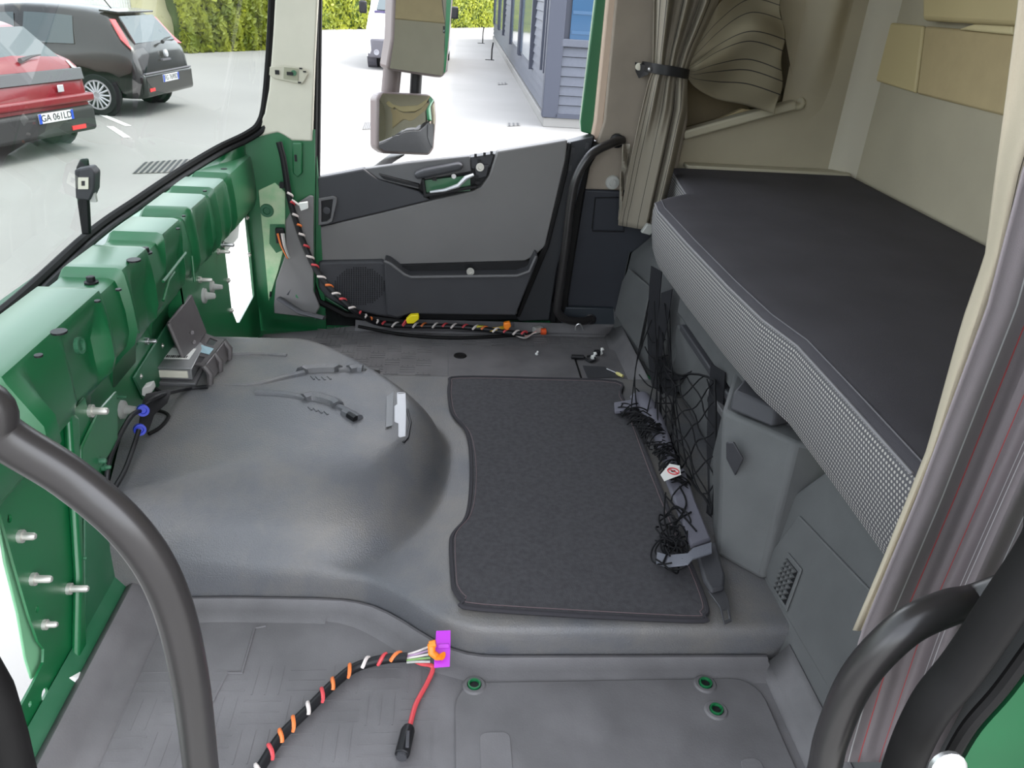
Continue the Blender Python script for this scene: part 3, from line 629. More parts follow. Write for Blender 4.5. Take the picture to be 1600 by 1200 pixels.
# ------------------------------------------------------------------ rubber floor mats
def curve_near(): return [V((x, yn(x) - 0.004, 0)) for x in [-0.565 + (0.62 + 0.565)*i/40 for i in range(41)]]
def tread(mb, x0, x1, y0, y1, cell, ok, z, h=0.0008, w=0.0025):
    i = 0; y = y0
    nx, ny_ = int((x1-x0)/cell), int((y1-y0)/cell)
    for i in range(nx):
        for j in range(ny_):
            cx, cy = x0 + (i+.5)*cell, y0 + (j+.5)*cell
            if not ok(cx, cy): continue
            for k in (-1, 0, 1):
                if (i + j) % 2: mb.box((cx + k*cell/3, cy, z + h/2), (w, cell*0.94, h))
                else: mb.box((cx, cy + k*cell/3, z + h/2), (cell*0.94, w, h))
fm = thing('rubber_mat', 'worn grey rubber floor mat in the driver footwell nearest the camera', 'mat', (0, 0.7, 0), group='rubber floor mats')
out = [V((-0.565, 0.40, -0.012))] + [p + V((0, 0, -0.012)) for p in curve_near()[::-1]][::-1] + [V((0.645, 1.01, -0.012)), V((0.655, 0.40, -0.012))]
MB().prism(out, (0, 0, 0.012)).build('sheet', mat_rub, fm)
# raised lip on the left edge and along the step
def lipgrid(path, prof):
    m = MB(); n = len(prof)
    m.add([p + d*a + V((0, 0, z)) for p, d in path for a, z in prof], [(i*n+k, i*n+k+1, (i+1)*n+k+1, (i+1)*n+k) for i in range(len(path)-1) for k in range(n-1)]); return m
lipgrid([(V((-0.57, y, 0)), V((1, 0, 0))) for y in [0.40 + 0.82*i/12 for i in range(13)]], [(-0.02, 0.035), (-0.008, 0.042), (0.005, 0.036), (0.02, 0.012), (0.04, 0.002), (0.06, 0.0)]).build('edge_lip', mat_rub, fm, smooth=True, solid=0.003)
cn = [p for p in curve_near() if p.x > -0.545]
lipgrid([(p, V((0, -1, 0)) if p.x > 0.03 or p.x < -0.2 else V((-0.6, -0.8, 0))) for p in cn], [(0.0, 0.012), (0.006, 0.013), (0.014, 0.008), (0.03, 0.005), (0.045, 0.004), (0.056, 0.0003)]).build('step_lip', mat_rub, fm, smooth=True)
lipgrid([(V((0.652, y, 0)), V((-1, 0, 0))) for y in [0.40, 0.6, 0.8, 0.95, 1.0]], [(0.0, 0.05), (0.012, 0.03), (0.03, 0.006), (0.05, 0.001)]).build('side_lip', mat_rub, fm, smooth=True, solid=0.003)
# seat base plate: low raised field
def rrect(x0, x1, y0, y1, r, z, n=5):
    pts = []
    for cx, cy, a0 in ((x1-r, y1-r, 0), (x0+r, y1-r, 90), (x0+r, y0+r, 180), (x1-r, y0+r, 270)):
        for k in range(n+1):
            a = math.radians(a0 + 90*k/n); pts.append(V((cx + r*math.cos(a), cy + r*math.sin(a), z)))
    return pts
sp_m = mat('worn_rubber', rgb(96, 94, 95), 0.6, var=0.22, vscale=9, bump=0.15, bscale=300)
MB().prism(rrect(0.035, 0.585, 0.38, 0.965, 0.05, 0.0), (0, 0, 0.006)).build('seat_field', sp_m, fm, bevel=0.005, seg=3)
for x0, x1, y1 in ((0.075, 0.125, 0.86), (0.495, 0.530, 0.80)):
    MB().prism(rrect(x0, x1, 0.40, y1, 0.012, 0.006), (0, 0, 0.0015)).build('slide_mark', mat_rub, fm, bevel=0.0012)
mb = MB(); tread(mb, -0.52, 0.03, 0.42, 1.02, 0.066, lambda x, y: y < yn(x) - 0.075, 0.0)
t = mb.build('tread_ridges', mat_rub, fm); t['kind'] = 'stuff'
# stepped frame pressed in the mat
MB().tube([P(q[0], q[1], z=0.001) for q in ((415, 978), (398, 982), (378, 1052), (355, 1052), (330, 1100))], 0.0025, 6).build('pressed_line', mat_rub, fm, smooth=True)
for k, (px, py) in enumerate(((741, 1071), (1102, 1069), (1119, 1110))):
    p = P(px, py, z=0.006)
    g = MB().lathe(p, (0, 0, 1), [(0.0115, 0), (0.0115, 0.006), (0.009, 0.006), (0.008, 0.001)], 18).build('threaded_bush', green, fm, smooth=True)
    MB().lathe(p, (0, 0, 1), [(0.021, 0), (0.018, 0.0028), (0.013, 0.003), (0.012, 0.0)], 20).build('bush_collar', sp_m, fm, smooth=True)
    MB().lathe(p + V((0, 0, 0.0012)), (0, 0, 1), [(0.0075, 0), (0.0075, 0.0008)], 12).build('bush_hole', black, g)

fm2 = thing('rubber_mat', 'grey rubber floor mat with tread in the footwell before the far door', 'mat', (0, 2.3, 0), group='rubber floor mats')
MB().prism([V((-0.60, 2.0, -0.012)), V((0.64, 2.0, -0.012)), V((0.625, 2.53, -0.012)), V((0.40, 2.545, -0.012)), V((-0.30, 2.545, -0.012)), V((-0.42, 2.50, -0.012)), V((-0.60, 2.45, -0.012))], (0, 0, 0.012)).build('sheet', mat_rub, fm2)
fx0 = P(700, 560, z=0).x
MB().prism(rrect(fx0, 0.60, 1.98, P(800, 543, z=0).y, 0.035, 0.0), (0, 0, 0.006)).build('seat_field', sp_m, fm2, bevel=0.005, seg=3)
mb = MB(); tread(mb, -0.58, 0.62, 2.03, 2.53, 0.05, lambda x, y: (x < fx0 - 0.03 or y > 2.36) and not (x < -0.42 and y > 2.44), 0.0, 0.0013, 0.0035)
t = mb.build('tread_ridges', mat_rub, fm2); t['kind'] = 'stuff'
lipgrid([(V((x, 2.545, 0)), V((0, -1, 0))) for x in [-0.30 + 0.92*i/10 for i in range(11)]], [(0.0, 0.03), (0.008, 0.032), (0.018, 0.022), (0.03, 0.004), (0.05, 0.001)]).build('edge_lip', mat_rub, fm2, smooth=True, solid=0.003)
lipgrid([(V((0.632, y, 0)), V((-1, 0, 0))) for y in (2.04, 2.2, 2.4, 2.53)], [(0.0, 0.06), (0.012, 0.03), (0.03, 0.006), (0.05, 0.001)]).build('side_lip', mat_rub, fm2, smooth=True, solid=0.003)
p = P(719, 556, z=0.006); MB().lathe(p, (0, 0, 1), [(0.022, 0), (0.02, 0.003), (0.012, 0.003), (0.010, 0.001)], 16).build('threaded_bush', rubber, fm2, smooth=True)
MB().tube([P(899, 562, z=0.007), P(908, 590, z=0.007)], 0.003, 6).build('pressed_line', rubber, fm2)
MB().prism([P(*q, z=0.006) for q in ((910, 572), (945, 574), (972, 590), (918, 592))], (0, 0, 0.003)).build('square_recess', plastic_dk, fm2, bevel=0.002)

# ------------------------------------------------------------------ side panels under the bunk
def wall_patch(name, pts, thick, m, par, bev=0.006): return MB().prism(pts, thick).build(name, m, par, bevel=bev, seg=3)
sf = thing('bunk_base', 'grey plastic side panel behind the cargo net by the far door', 'panel', (0.66, 2.3, 0))
# slanted face rising from the mat to the bunk at the far end
a = [P(957, 512, y=2.53), P(1003, 580, y=2.23), V((0.665, 2.02, 0.05)), V((0.72, 1.95, 0.42)), V((0.76, 2.53, 0.42)), P(985, 395, y=2.55)]
wall_patch('panel', a, (0.03, 0, 0), plastic_gr, sf)
MB().prism([P(963, 490, y=2.49), P(1000, 545, y=2.26), P(1010, 500, y=2.28), P(1020, 450, y=2.30), P(985, 420, y=2.47), P(975, 440, y=2.49)], (-0.008, 0, 0)).build('raised_field', plastic_gr, sf, bevel=0.006, seg=3)
sn = thing('bunk_base', 'grey plastic side panel with square vent under the bunk nearest the camera', 'panel', (0.68, 0.9, 0))
def face(px, py, off=0.0):
    # slanted plane under the mattress: leans back with height
    p0 = V((0.645, 0, 0)); 
    d = MW @ V((px-800.0, py-600.0, FPX)); n = V((1, 0.0, -0.22)).normalized()
    k = (p0 - V((off, 0, 0)) - CAM).dot(n) / d.dot(n); return CAM + d*k
pf = [V((0.642, 1.17, -0.01)), V((0.642, 0.40, -0.01)), V((0.745, 0.40, 0.46)), V((0.745, 1.02, 0.46)), V((0.735, 1.10, 0.42)), V((0.70, 1.20, 0.25)), V((0.65, 1.225, 0.04))]
MB().prism(pf, (0.03, 0, 0)).build('panel', plastic_gr, sn, bevel=0.008, seg=3)
MB().prism([face(*q) for q in ((1196, 880), (1252, 806), (1400, 960), (1400, 1150), (1316, 1105), (1210, 925))], (-0.006, 0, 0.001)).build('raised_field', plastic_gr, sn, bevel=0.005, seg=3)
vc = [face(*q, 0.007) for q in ((1233, 863), (1255, 890), (1231, 956), (1208, 920))]
MB().prism(vc, (-0.004, 0, 0)).build('vent_frame', plastic_gr, sn, bevel=0.003)
c = sum(vc, V()) / 4
def vq(u, v, off=0.0): return vc[0].lerp(vc[1], u).lerp(vc[3].lerp(vc[2], u), v) + V((off, 0, 0))
ve = MB().prism([vq(.12, .10, -.0041), vq(.88, .10, -.0041), vq(.88, .90, -.0041), vq(.12, .90, -.0041)], (-0.001, 0, 0)).build('vent_opening', black, sn)
for i in range(6):
    for j in range(4):
        a0, a1 = .13 + .74*j/4, .13 + .74*(j+1)/4; b0, b1 = .11 + .78*i/6, .11 + .78*(i+1)/6
        MB().add  # each louvre a wedge
        m = MB(); m.add([vq(a0, b0, -.005), vq(a1, b0, -.005), vq(a0, b1, -.005), vq(a0, b0, -.010), vq(lerp(a0, a1, .8), b0, -.009), vq(a0, lerp(b0, b1, .8), -.009)], [(0,1,2), (3,5,4), (0,3,4,1), (1,4,5,2), (2,5,3,0)])
        m.build('vent_louvre', plastic_gr, ve)
MB().prism([face(1188, 935, 0.004), face(1204, 1000, 0.004), face(1215, 1030, 0.004), face(1330, 1200, 0.004), face(1310, 1200, 0.004), face(1200, 1020, 0.004)], (-0.004, 0, 0)).build('lower_crease', plastic_dk, sn, bevel=0.002)

# storage drawer below the bunk
ds = thing('storage_drawer', 'charcoal storage drawer behind the hanging net under the bunk', 'drawer', (0.70, 1.7, 0.07))
MB().box2((0.70, 1.30, 0.07), (1.10, 2.10, 0.42)).build('case', plastic_dk, ds, bevel=0.006)
MB().box2((0.685, 1.42, 0.085), (0.70, 2.04, 0.25)).build('drawer_front', plastic_gr, ds, bevel=0.006)
MB().box2((0.680, 1.42, 0.285), (0.70, 2.04, 0.40)).build('upper_front', plastic_gr, ds, bevel=0.006)
MB().box2((0.675, 1.48, 0.255), (0.695, 1.98, 0.275)).build('handle_rail', plastic_dk, ds, bevel=0.004)
MB().box2((0.668, 1.50, 0.20), (0.686, 1.66, 0.235)).build('handle_recess', black, ds, bevel=0.003)
MB().box2((0.660, 1.50, 0.225), (0.676, 1.66, 0.242)).build('handle', plastic, ds, bevel=0.003)

# waste bin
bn = thing('waste_bin', 'grey plastic waste bin with dark lid standing under the bunk edge', 'bin', (0.65, 1.25, ZP))
b0 = [P(1119, 868, z=ZP), P(1190, 908, z=ZP), V((0.90, 1.20, ZP)), V((0.90, 1.50, ZP)), V((0.64, 1.50, ZP))]
t0 = [P(1128, 640, z=0.335), P(1242, 690, z=0.345), V((0.92, 1.14, 0.345)), V((0.92, 1.52, 0.335)), V((0.70, 1.60, 0.335))]
MB().add
m = MB(); m.add(b0 + t0, [(4,3,2,1,0), (5,6,7,8,9)] + [(i, (i+1) % 5, 5 + (i+1) % 5, 5 + i) for i in range(5)]); m.build('body', plastic_gr, bn, bevel=0.010, seg=3)
q = [P(1144, 612, z=0.36), P(1140, 596, z=0.365), P(1165, 602, z=0.365), P(1232, 664, z=0.36), P(1205, 668, z=0.36)]
l0 = [P(1138, 640, z=0.345), P(1206, 668, z=0.345), P(1234, 664, z=0.345), V((0.80, 1.40, 0.345)), V((0.74, 1.55, 0.345))]
MB().prism(l0, (0.012, 0.02, 0.035)).build('lid', plastic_dk, bn, bevel=0.006)
MB().prism([P(1136, 690, y=1.30), P(1148, 690, y=1.285), P(1163, 716, y=1.27), P(1150, 742, y=1.285), P(1136, 715, y=1.30)], (-0.004, -0.004, 0)).build('grip_recess_shade', plastic_dk, bn, bevel=0.002)  # raised dark plate; the shade of the recess is put into its colour

# ------------------------------------------------------------------ mattress
mt = thing('mattress', 'long dark grey bunk mattress with dotted front border', 'mattress', (0.9, 1.5, 0.38))
ZT, ZB = 0.575, 0.40
fpl = [(1.38, 2.56), (0.745, 2.56), (0.715, 2.26), (0.655, 2.235), (0.605, 2.19), (0.592, 2.10), (0.590, 1.80), (0.594, 1.50), (0.602, 1.32), (0.622, 1.20), (0.618, 1.00), (0.612, 0.80), (0.612, 0.74), (1.38, 0.74)]
def ring(z, ins): 
    c_ = []
    for i, (x, y) in enumerate(fpl):
        p, a, b = V((x, y, 0)), V((*fpl[i-1], 0)), V((*fpl[(i+1) % len(fpl)], 0))
        n = ((p-a).normalized() + (b-p).normalized()).normalized(); n = V((n.y, -n.x, 0)); c_.append(p - n*ins + V((0, 0, z)))
    return c_
def zt_(p): return 0.0 if p.y < 2.2 else 0.022*sm(2.2, 2.3, p.y)
sections = [(0.40, 0.020), (0.405, 0.008), (0.43, 0.0), (0.50, -0.004), (0.545, 0.0), (0.562, 0.006)]
tops = [(0.562, 0.006), (0.572, 0.016), (0.576, 0.035), (0.578, 0.08)]
def fr(i): return 1 <= i <= 11
m = MB(); n = len(fpl)
for z, ins in sections:
    for k, p in enumerate(ring(z, ins)):
        drop = 0.022 * sm(1.3, 0.9, p.y) if False else 0
        m.v.append(p + V((0.05*(0.562-z)/0.16*0.4, 0, (zt_(p) if z > 0.5 else 0) - (0.03*sm(1.35, 0.95, p.y) if False else 0))))
for j in range(len(sections)-1):
    for i in range(n): m.f.append((j*n+i, j*n+(i+1) % n, (j+1)*n+(i+1) % n, (j+1)*n+i))
m.f.append(tuple(range(n-1, -1, -1)))
dots = bpy.data.materials.new('dotted_border'); dots.use_nodes = True; N, L, b_ = nodes_of(dots)
b_.inputs['Roughness'].default_value = 0.9
tcn = N.new('ShaderNodeTexCoord'); sx = N.new('ShaderNodeSeparateXYZ'); L.new(tcn.outputs['Object'], sx.inputs[0])
def mth(op, a, b=None):
    q = N.new('ShaderNodeMath'); q.operation = op
    for i, v_ in enumerate((a, b)):
        if v_ is None: continue
        if isinstance(v_, (int, float)): q.inputs[i].default_value = v_
        else: L.new(v_, q.inputs[i])
    return q.outputs[0]
u_ = mth('MULTIPLY', sx.outputs[1], 130.0); v_ = mth('MULTIPLY', sx.outputs[2], 130.0)
row = mth('MODULO', mth('FLOOR', mth('ADD', v_, 1000.0)), 2.0)
uf = mth('SUBTRACT', mth('FRACT', mth('ADD', mth('ADD', u_, 1000.0), mth('MULTIPLY', row, 0.5))), 0.5)
vf = mth('SUBTRACT', mth('FRACT', mth('ADD', v_, 1000.0)), 0.5)
dd = mth('ADD', mth('MULTIPLY', uf, uf), mth('MULTIPLY', vf, vf))
on = mth('LESS_THAN', dd, 0.085)
mx = N.new('ShaderNodeMix'); mx.data_type = 'RGBA'; L.new(on, mx.inputs[0]); mx.inputs[6].default_value = rgb(78, 77, 80); mx.inputs[7].default_value = rgb(164, 160, 154)
L.new(mx.outputs[2], b_.inputs['Base Color'])
m.build('border', dots, mt, smooth=True)
m = MB()
for z, ins in tops:
    for k, p in enumerate(ring(z, ins)): m.v.append(p + V((0, 0, zt_(p))))
for j in range(len(tops)-1):
    for i in range(n): m.f.append((j*n+i, j*n+(i+1) % n, (j+1)*n+(i+1) % n, (j+1)*n+i))
m.f.append(tuple(range((len(tops)-1)*n, len(tops)*n)))
m.build('top_cover', fabric_dk, mt, smooth=True)
rp = [p + V((0, 0, zt_(p) + 0.001)) for p in ring(0.562, 0.006)]
MB().tube(rp[1:12], 0.003, 6).build('piping', mat('grey_piping', rgb(120, 118, 120), 0.8), mt, smooth=True)
MB().tube([p + V((0.016, 0, 0.012)) for p in rp[4:12]], 0.0016, 5).build('seam', mat('seam_grey', rgb(92, 90, 94), 0.8), mt, smooth=True)

# ------------------------------------------------------------------ curtains
def curtain_mat(name, base, lines, axis=0, back=None, dark=rgb(40, 38, 36), extra=()):
    mm = bpy.data.materials.new(name); mm.use_nodes = True; N, L, b_ = nodes_of(mm); b_.inputs['Roughness'].default_value = 0.9
    uv = N.new('ShaderNodeUVMap'); sx = N.new('ShaderNodeSeparateXYZ'); L.new(uv.outputs[0], sx.inputs[0])
    nz = N.new('ShaderNodeTexNoise'); nz.inputs['Scale'].default_value = 60
    cur = None
    rg = N.new('ShaderNodeRGB'); rg.outputs[0].default_value = base; cur = rg.outputs[0]
    for pos, w, colr in [(p_, w_, dark) for p_, w_ in lines] + list(extra):
        q = N.new('ShaderNodeMath'); q.operation = 'COMPARE'; L.new(sx.outputs[axis], q.inputs[0]); q.inputs[1].default_value = pos; q.inputs[2].default_value = w
        mx = N.new('ShaderNodeMix'); mx.data_type = 'RGBA'; L.new(q.outputs[0], mx.inputs[0]); L.new(cur, mx.inputs[6]); mx.inputs[7].default_value = colr; cur = mx.outputs[2]
    L.new(cur, b_.inputs['Base Color'])
    tcn = N.new('ShaderNodeTexCoord'); wv = N.new('ShaderNodeTexNoise'); wv.inputs['Scale'].default_value = 900; L.new(tcn.outputs['Object'], wv.inputs['Vector'])
    bp_ = N.new('ShaderNodeBump'); bp_.inputs['Strength'].default_value = 0.3; bp_.inputs['Distance'].default_value = 0.001; L.new(wv.outputs['Fac'], bp_.inputs['Height']); L.new(bp_.outputs['Normal'], b_.inputs['Normal'])
    return mm
ct = thing('tied_curtain', 'grey pinstriped curtain tied back at the far end of the bunk', 'curtain', P(1000, 360, y=2.43))
LE = [(-260, 1030), (0, 1022), (60, 1021), (110, 1020), (125, 1014), (170, 1003), (250, 985), (340, 968), (352, 966)]
RE = [(-260, 1160), (0, 1124), (40, 1105), (80, 1085), (110, 1074), (125, 1074), (170, 1073), (250, 1056), (340, 1034), (362, 1030)]
stripe_a = curtain_mat('pinstripe_cloth', rgb(132, 125, 112), [(0.10, .006), (0.20, .006), (0.46, .006), (0.70, .006), (0.86, .006)])
def cur(u, v):
    py = lerp(-260, 357, v)
    l, r = interp(LE, py), interp(RE, py); pin = 1 - math.exp(-((py-115)/60.0)**2)
    px = lerp(l, r, u)
    py2 = py + (lerp(-5, 6, u) if py > 330 else 0)
    if py < 115: fold = (0.030*math.sin(u*2*math.pi*3.2 + 0.5 + 0.4*math.sin(v*6)) + 0.010*math.sin(u*2*math.pi*7 + 1)) * (0.4 + 0.6*pin)
    else:
        k = sm(115, 230, py); a0 = 0.4 + 0.6*pin
        up_f = (0.030*math.sin(u*2*math.pi*3.2 + 0.5 + 0.4*math.sin(v*6)) + 0.010*math.sin(u*2*math.pi*7 + 1)) * a0
        lo_f = 0.010*math.sin(u*5.0 + 0.6) + 0.032*math.sin((u - 0.66)*2*math.pi*3.4)*sm(0.62, 0.74, u)
        fold = lerp(up_f, lo_f, k)
    return P(px, py2, y=2.455 + fold)
MB().grid(cur, 90, 70).build('hanging_cloth', stripe_a, ct, smooth=True, solid=0.002)
# billowing flap right of the tie
stripe_b = curtain_mat('pinstripe_flap', rgb(120, 112, 92), [(0.16, .004), (0.28, .004), (0.44, .004), (0.52, .004), (0.66, .004), (0.74, .004), (0.84, .004)], axis=1)
topE = [(1076, 106), (1092, 66), (1112, 20), (1130, -30), (1150, -140)]
ftop = [V((*q, 0)) for q in ((1066, 108), (1088, 60), (1122, 8), (1168, -30), (1216, -20))]
fbot = [V((*q, 0)) for q in ((1070, 113), (1086, 136), (1118, 154), (1165, 164), (1212, 178))]
ftop, fbot = catmull(ftop, 12), catmull(fbot, 12)
def flap(u, v):
    k = u*(len(ftop)-1); i = min(int(k), len(ftop)-2); f = k - i
    a, b2 = ftop[i].lerp(ftop[i+1], f), fbot[i].lerp(fbot[i+1], f)
    px, py = lerp(a.x, b2.x, v), lerp(a.y, b2.y, v)
    px += 10*math.sin(v*3.1)*u**2 + 3*math.sin(v*17 + 1)*u**4; py += 7*math.sin(u*4.2 + v*3)*sm(0, .4, u)*math.sin(math.pi*v)
    g = sm(0, .35, u)
    fold = 0.040*math.sin(v*6.5 + 2.6*u + 0.6*math.sin(u*7)) * g + 0.024*math.sin(u*9 - v*5 + math.sin(v*8)) * g + 0.012*math.sin(u*19 + v*11 + 2*math.sin(u*5))*sm(0.2, .7, u)
    return P(px, py, y=2.49 + fold*0.75 - 0.04*math.sin(math.pi*v)*u)
MB().grid(flap, 70, 60).build('loose_flap', stripe_b, ct, smooth=True, solid=0.002)
MB().prism([P(1012, 350, y=2.42), P(1026, 354, y=2.42), P(1016, 368, y=2.42), P(1002, 364, y=2.42)], (0, 0.02, 0)).build('hem_weight', lt_grey, ct, bevel=0.003)
mb = MB()
MB().grid(lambda u, v: P(lerp(985, 968, v) + lerp(0, -12 + 10*v, u)*1.0, lerp(225, 340, v) + 8*math.sin(v*9), y=2.475 + 0.02*math.sin(v*14 + u*3)), 6, 24).build('inner_fold', stripe_a, ct, smooth=True, solid=0.002)
tb = thing('curtain_tie', 'black strap with press stud holding back the grey curtain', 'strap', P(1000, 105, y=2.42))
MB().ribbon(catmull([P(1003, 103, y=2.545), P(1018, 106, y=2.46), P(1035, 109, y=2.425), P(1055, 112, y=2.42), P(1070, 115, y=2.43), P(1076, 116, y=2.47)], 4), V((0, 0, 0.028)), 0.003).build('band', black, tb, bevel=0.001)
MB().prism([P(992, 97, y=2.55), P(1006, 100, y=2.54), P(1014, 104, y=2.50), P(1013, 116, y=2.50), P(998, 122, y=2.54), P(993, 112, y=2.55)], (0, -0.003, 0)).build('tab', black, tb)
for q, r in (((998, 104), 0.011), ((1015, 108), 0.006)):
    MB().lathe(P(*q, y=2.535 if r > .008 else 2.46), (0, -1, 0), [(r, 0), (r, 0.004), (r*.5, 0.006)], 14).build('press_stud', cream if r > .008 else steel, tb, smooth=True)

nc = thing('side_curtain', 'charcoal curtain with red and white stitched stripes nearest the camera', 'curtain', P(1420, 1180, y=0.6))
wl, rl = rgb(205, 205, 205), rgb(190, 70, 70)
near_cloth = curtain_mat('striped_curtain', rgb(136, 128, 130), [], extra=[(0.13, .004, wl), (0.20, .0035, rl), (0.34, .0025, rl), (0.45, .0025, wl), (0.475, .0025, wl), (0.62, .003, wl), (0.80, .0025, wl)])
NL = [(-300, 1760), (150, 1650), (260, 1600), (480, 1543), (780, 1432), (990, 1345), (1180, 1296), (1300, 1270)]
NR = [(-300, 2050), (150, 1990), (260, 1960), (480, 1880), (780, 1720), (990, 1620), (1180, 1530), (1300, 1500)]
def nfn(u, v):
    if v < 0.3: q = nfn(u, 0.3); return V((q.x + 0.03*(1 - v/0.3), q.y, lerp(1.76, q.z, v/0.3)))
    v = (v - 0.3)/0.7; py = lerp(-100, 1190, v); l, r = interp(NL, py), interp(NR, py)
    fold = 0.022*math.sin(u*2*math.pi*1.6 - 1.1) + 0.006*math.sin(u*2*math.pi*5 + 2*v) + 0.02*sm(.22, .30, u)
    return P(lerp(l, r, u), py, y=0.66 - 0.02*u + fold)
MB().grid(nfn, 70, 80).build('cloth', near_cloth, nc, smooth=True, solid=0.002)
LL = [(-300, 1610), (0, 1592), (200, 1565), (400, 1540), (500, 1505), (700, 1450), (880, 1378), (985, 1333)]
LR = [(-300, 1770), (150, 1652), (260, 1604), (480, 1548), (700, 1466), (880, 1392), (985, 1350)]
lining_m = curtain_mat('curtain_lining', rgb(176, 166, 146), [(0.72, .012)])
def lfn(u, v):
    
    if v < 0.3: q = lfn(u, 0.3); return V((q.x + 0.03*(1 - v/0.3), q.y, lerp(1.76, q.z, v/0.3)))
    v = (v - 0.3)/0.7; py = lerp(-100, 985, v); return P(lerp(interp(LL, py), interp(LR, py) + 4, u), py, y=0.70 - 0.03*u + 0.006*math.sin(u*6 + v*4))
MB().grid(lfn, 14, 50).build('lining', lining_m, nc, smooth=True, solid=0.002)

# ------------------------------------------------------------------ near grab handles, door seal, painted sill
gl = thing('grab_handle', 'thick grey grab handle arching across the near left of the cab', 'grab handle', V((-0.22, 0.5, 0.0)))
pth = catmull([V((-0.47, 0.47, 0.90)), P(-60, 612, y=0.485), P(0, 678, y=0.49), P(110, 748, y=0.50), P(205, 832, y=0.50), P(262, 925, y=0.50), P(295, 1050, y=0.50), P(314, 1200, y=0.50), V((-0.225, 0.49, 0.25)), V((-0.24, 0.44, 0.12)), V((-0.25, 0.39, 0.08))], 8)
MB().tube(pth, 0.0158, 20).build('bar', handle_m, gl, smooth=True)
gr = thing('grab_handle', 'grey grab handle beside the charcoal curtain at near right', 'grab handle', V((0.40, 0.45, 0.3)))
pth = catmull([V((0.545, 0.50, 0.655)), P(1530, 938, y=0.52), P(1480, 950, y=0.51), P(1410, 985, y=0.50), P(1340, 1060, y=0.50), P(1300, 1150, y=0.50), P(1280, 1230, y=0.50), V((0.40, 0.49, 0.2)), V((0.43, 0.44, 0.1))], 8)
MB().tube(pth, 0.0165, 20).build('bar', handle_m, gr, smooth=True)
ns = thing('trim_4', 'black rubber seal around the near driver door opening', 'door seal', V((0.45, 0.42, 0.4)), kind='structure')
pth = catmull([V((0.57, 0.43, 1.62)), V((0.54, 0.43, 1.2)), P(1700, 700, y=0.43), P(1632, 850, y=0.43), P(1572, 942, y=0.43), P(1505, 1040, y=0.43), P(1450, 1110, y=0.43), P(1410, 1200, y=0.43), P(1385, 1300, y=0.43)], 6)
MB().tube(pth, 0.0185, 14, flat=0.8).build('seal_bead', rubber, ns, smooth=True)
MB().tube([p + V((0.022, -0.02, -0.004)) for p in pth], 0.006, 8).build('seal_lip', rubber, ns, smooth=True)
pth2 = pth
gs = thing('door_frame', 'bright green painted body edge outside the near door seal', 'body panel', V((0.55, 0.40, 0.3)), kind='structure')
e = [p + V((0.030, -0.025, -0.006)) for p in pth2]
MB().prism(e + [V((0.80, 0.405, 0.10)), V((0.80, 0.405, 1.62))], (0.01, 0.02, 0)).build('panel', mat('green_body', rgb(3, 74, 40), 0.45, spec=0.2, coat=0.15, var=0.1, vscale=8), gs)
MB().lathe(P(1478, 1200, y=0.385), (0, -1, 0.3), [(0.016, 0), (0.016, 0.004), (0.011, 0.008)], 16).build('striker_plate', steel, gs, smooth=True)
nt = MB().tube([P(-60, 1000, y=0.52), P(-10, 1085, y=0.52), P(10, 1150, y=0.52), P(30, 1230, y=0.52)], 0.018, 10).build('trim_5', rubber, smooth=True)
tag(nt, 'black rubber strip at the lower left corner of the opening', 'door seal', kind='structure')
# ------------------------------------------------------------------ control module in its bracket on the hump
ZH = 0.216
md = thing('control_module', 'aluminium control module lying on the tunnel under its bracket', 'control unit', P(285, 590, z=ZH))
zb = ZH + 0.012
pa, pb, pc = P(238, 592, z=zb), P(300, 594, z=zb), P(262, 540, z=zb)
ex = (pb - pa); ey = V((0, 0.16, 0)) + V((-0.01, 0, 0))
MB().prism([pa - ex*0.10, pb + ex*0.02, pb + ex*0.02 + ey, pa - ex*0.10 + ey], (0, 0, 0.030)).build('case', alu, md, bevel=0.002)
MB().prism([pa - ex*0.16 + V((0, -0.006, 0.030)), pb + ex*0.06 + V((0, -0.006, 0.030)), pb + ex*0.06 + ey + V((0, 0, 0.030)), pa - ex*0.16 + ey + V((0, 0, 0.030))], (0, 0, 0.004)).build('lid', alu, md, bevel=0.001)
MB().prism([pa + ex*0.05 + V((0, -0.003, 0.006)), pb - ex*0.08 + V((0, -0.003, 0.006)), pb - ex*0.08 + V((0, -0.003, 0.024)), pa + ex*0.05 + V((0, -0.003, 0.024))], (0, 0.004, 0)).build('connector_socket', cream, md, bevel=0.001)
lb = MB().prism([pa + ex*0.15 + V((0, 0.04, 0.0345)), pb - ex*0.15 + V((0, 0.04, 0.0345)), pb - ex*0.15 + V((0, 0.10, 0.0345)), pa + ex*0.15 + V((0, 0.10, 0.0345))], (0, 0, 0.0006)).build('paper_label', white, md)
for k in range(11): MB().box(pa + ex*(0.25 + 0.05*k) + V((0, 0.052, 0.0353)), (0.0025 if k % 3 else 0.004, 0.012, 0.0004)).build('label_bar', black, lb)
MB().prism([pa - ex*0.35 + V((0, -0.012, -0.012)), pb + ex*0.12 + V((0, -0.012, -0.012)), pb + ex*0.12 + ey + V((0, 0, -0.012)), pa - ex*0.35 + ey + V((0, 0, -0.012))], (0, 0, 0.010)).build('base_tray', plastic, md, bevel=0.003)
brk = mat('bracket_grey', rgb(96, 92, 92), 0.45, 0.3, var=0.1)
br = thing('module_bracket', 'grey stamped bracket with slotted foot clamped over the control module', 'bracket', P(320, 590, z=ZH))
y0 = P(300, 560, z=ZH + 0.03).y
def Q(px, py, z=None, y=None): return P(px, py, z=z, y=y)
yk = pa.y + 0.05
up_ = [P(263, 505, y=yk), P(297, 462, y=yk + 0.12), P(320, 520, y=yk + 0.13), P(290, 568, y=yk + 0.0)]
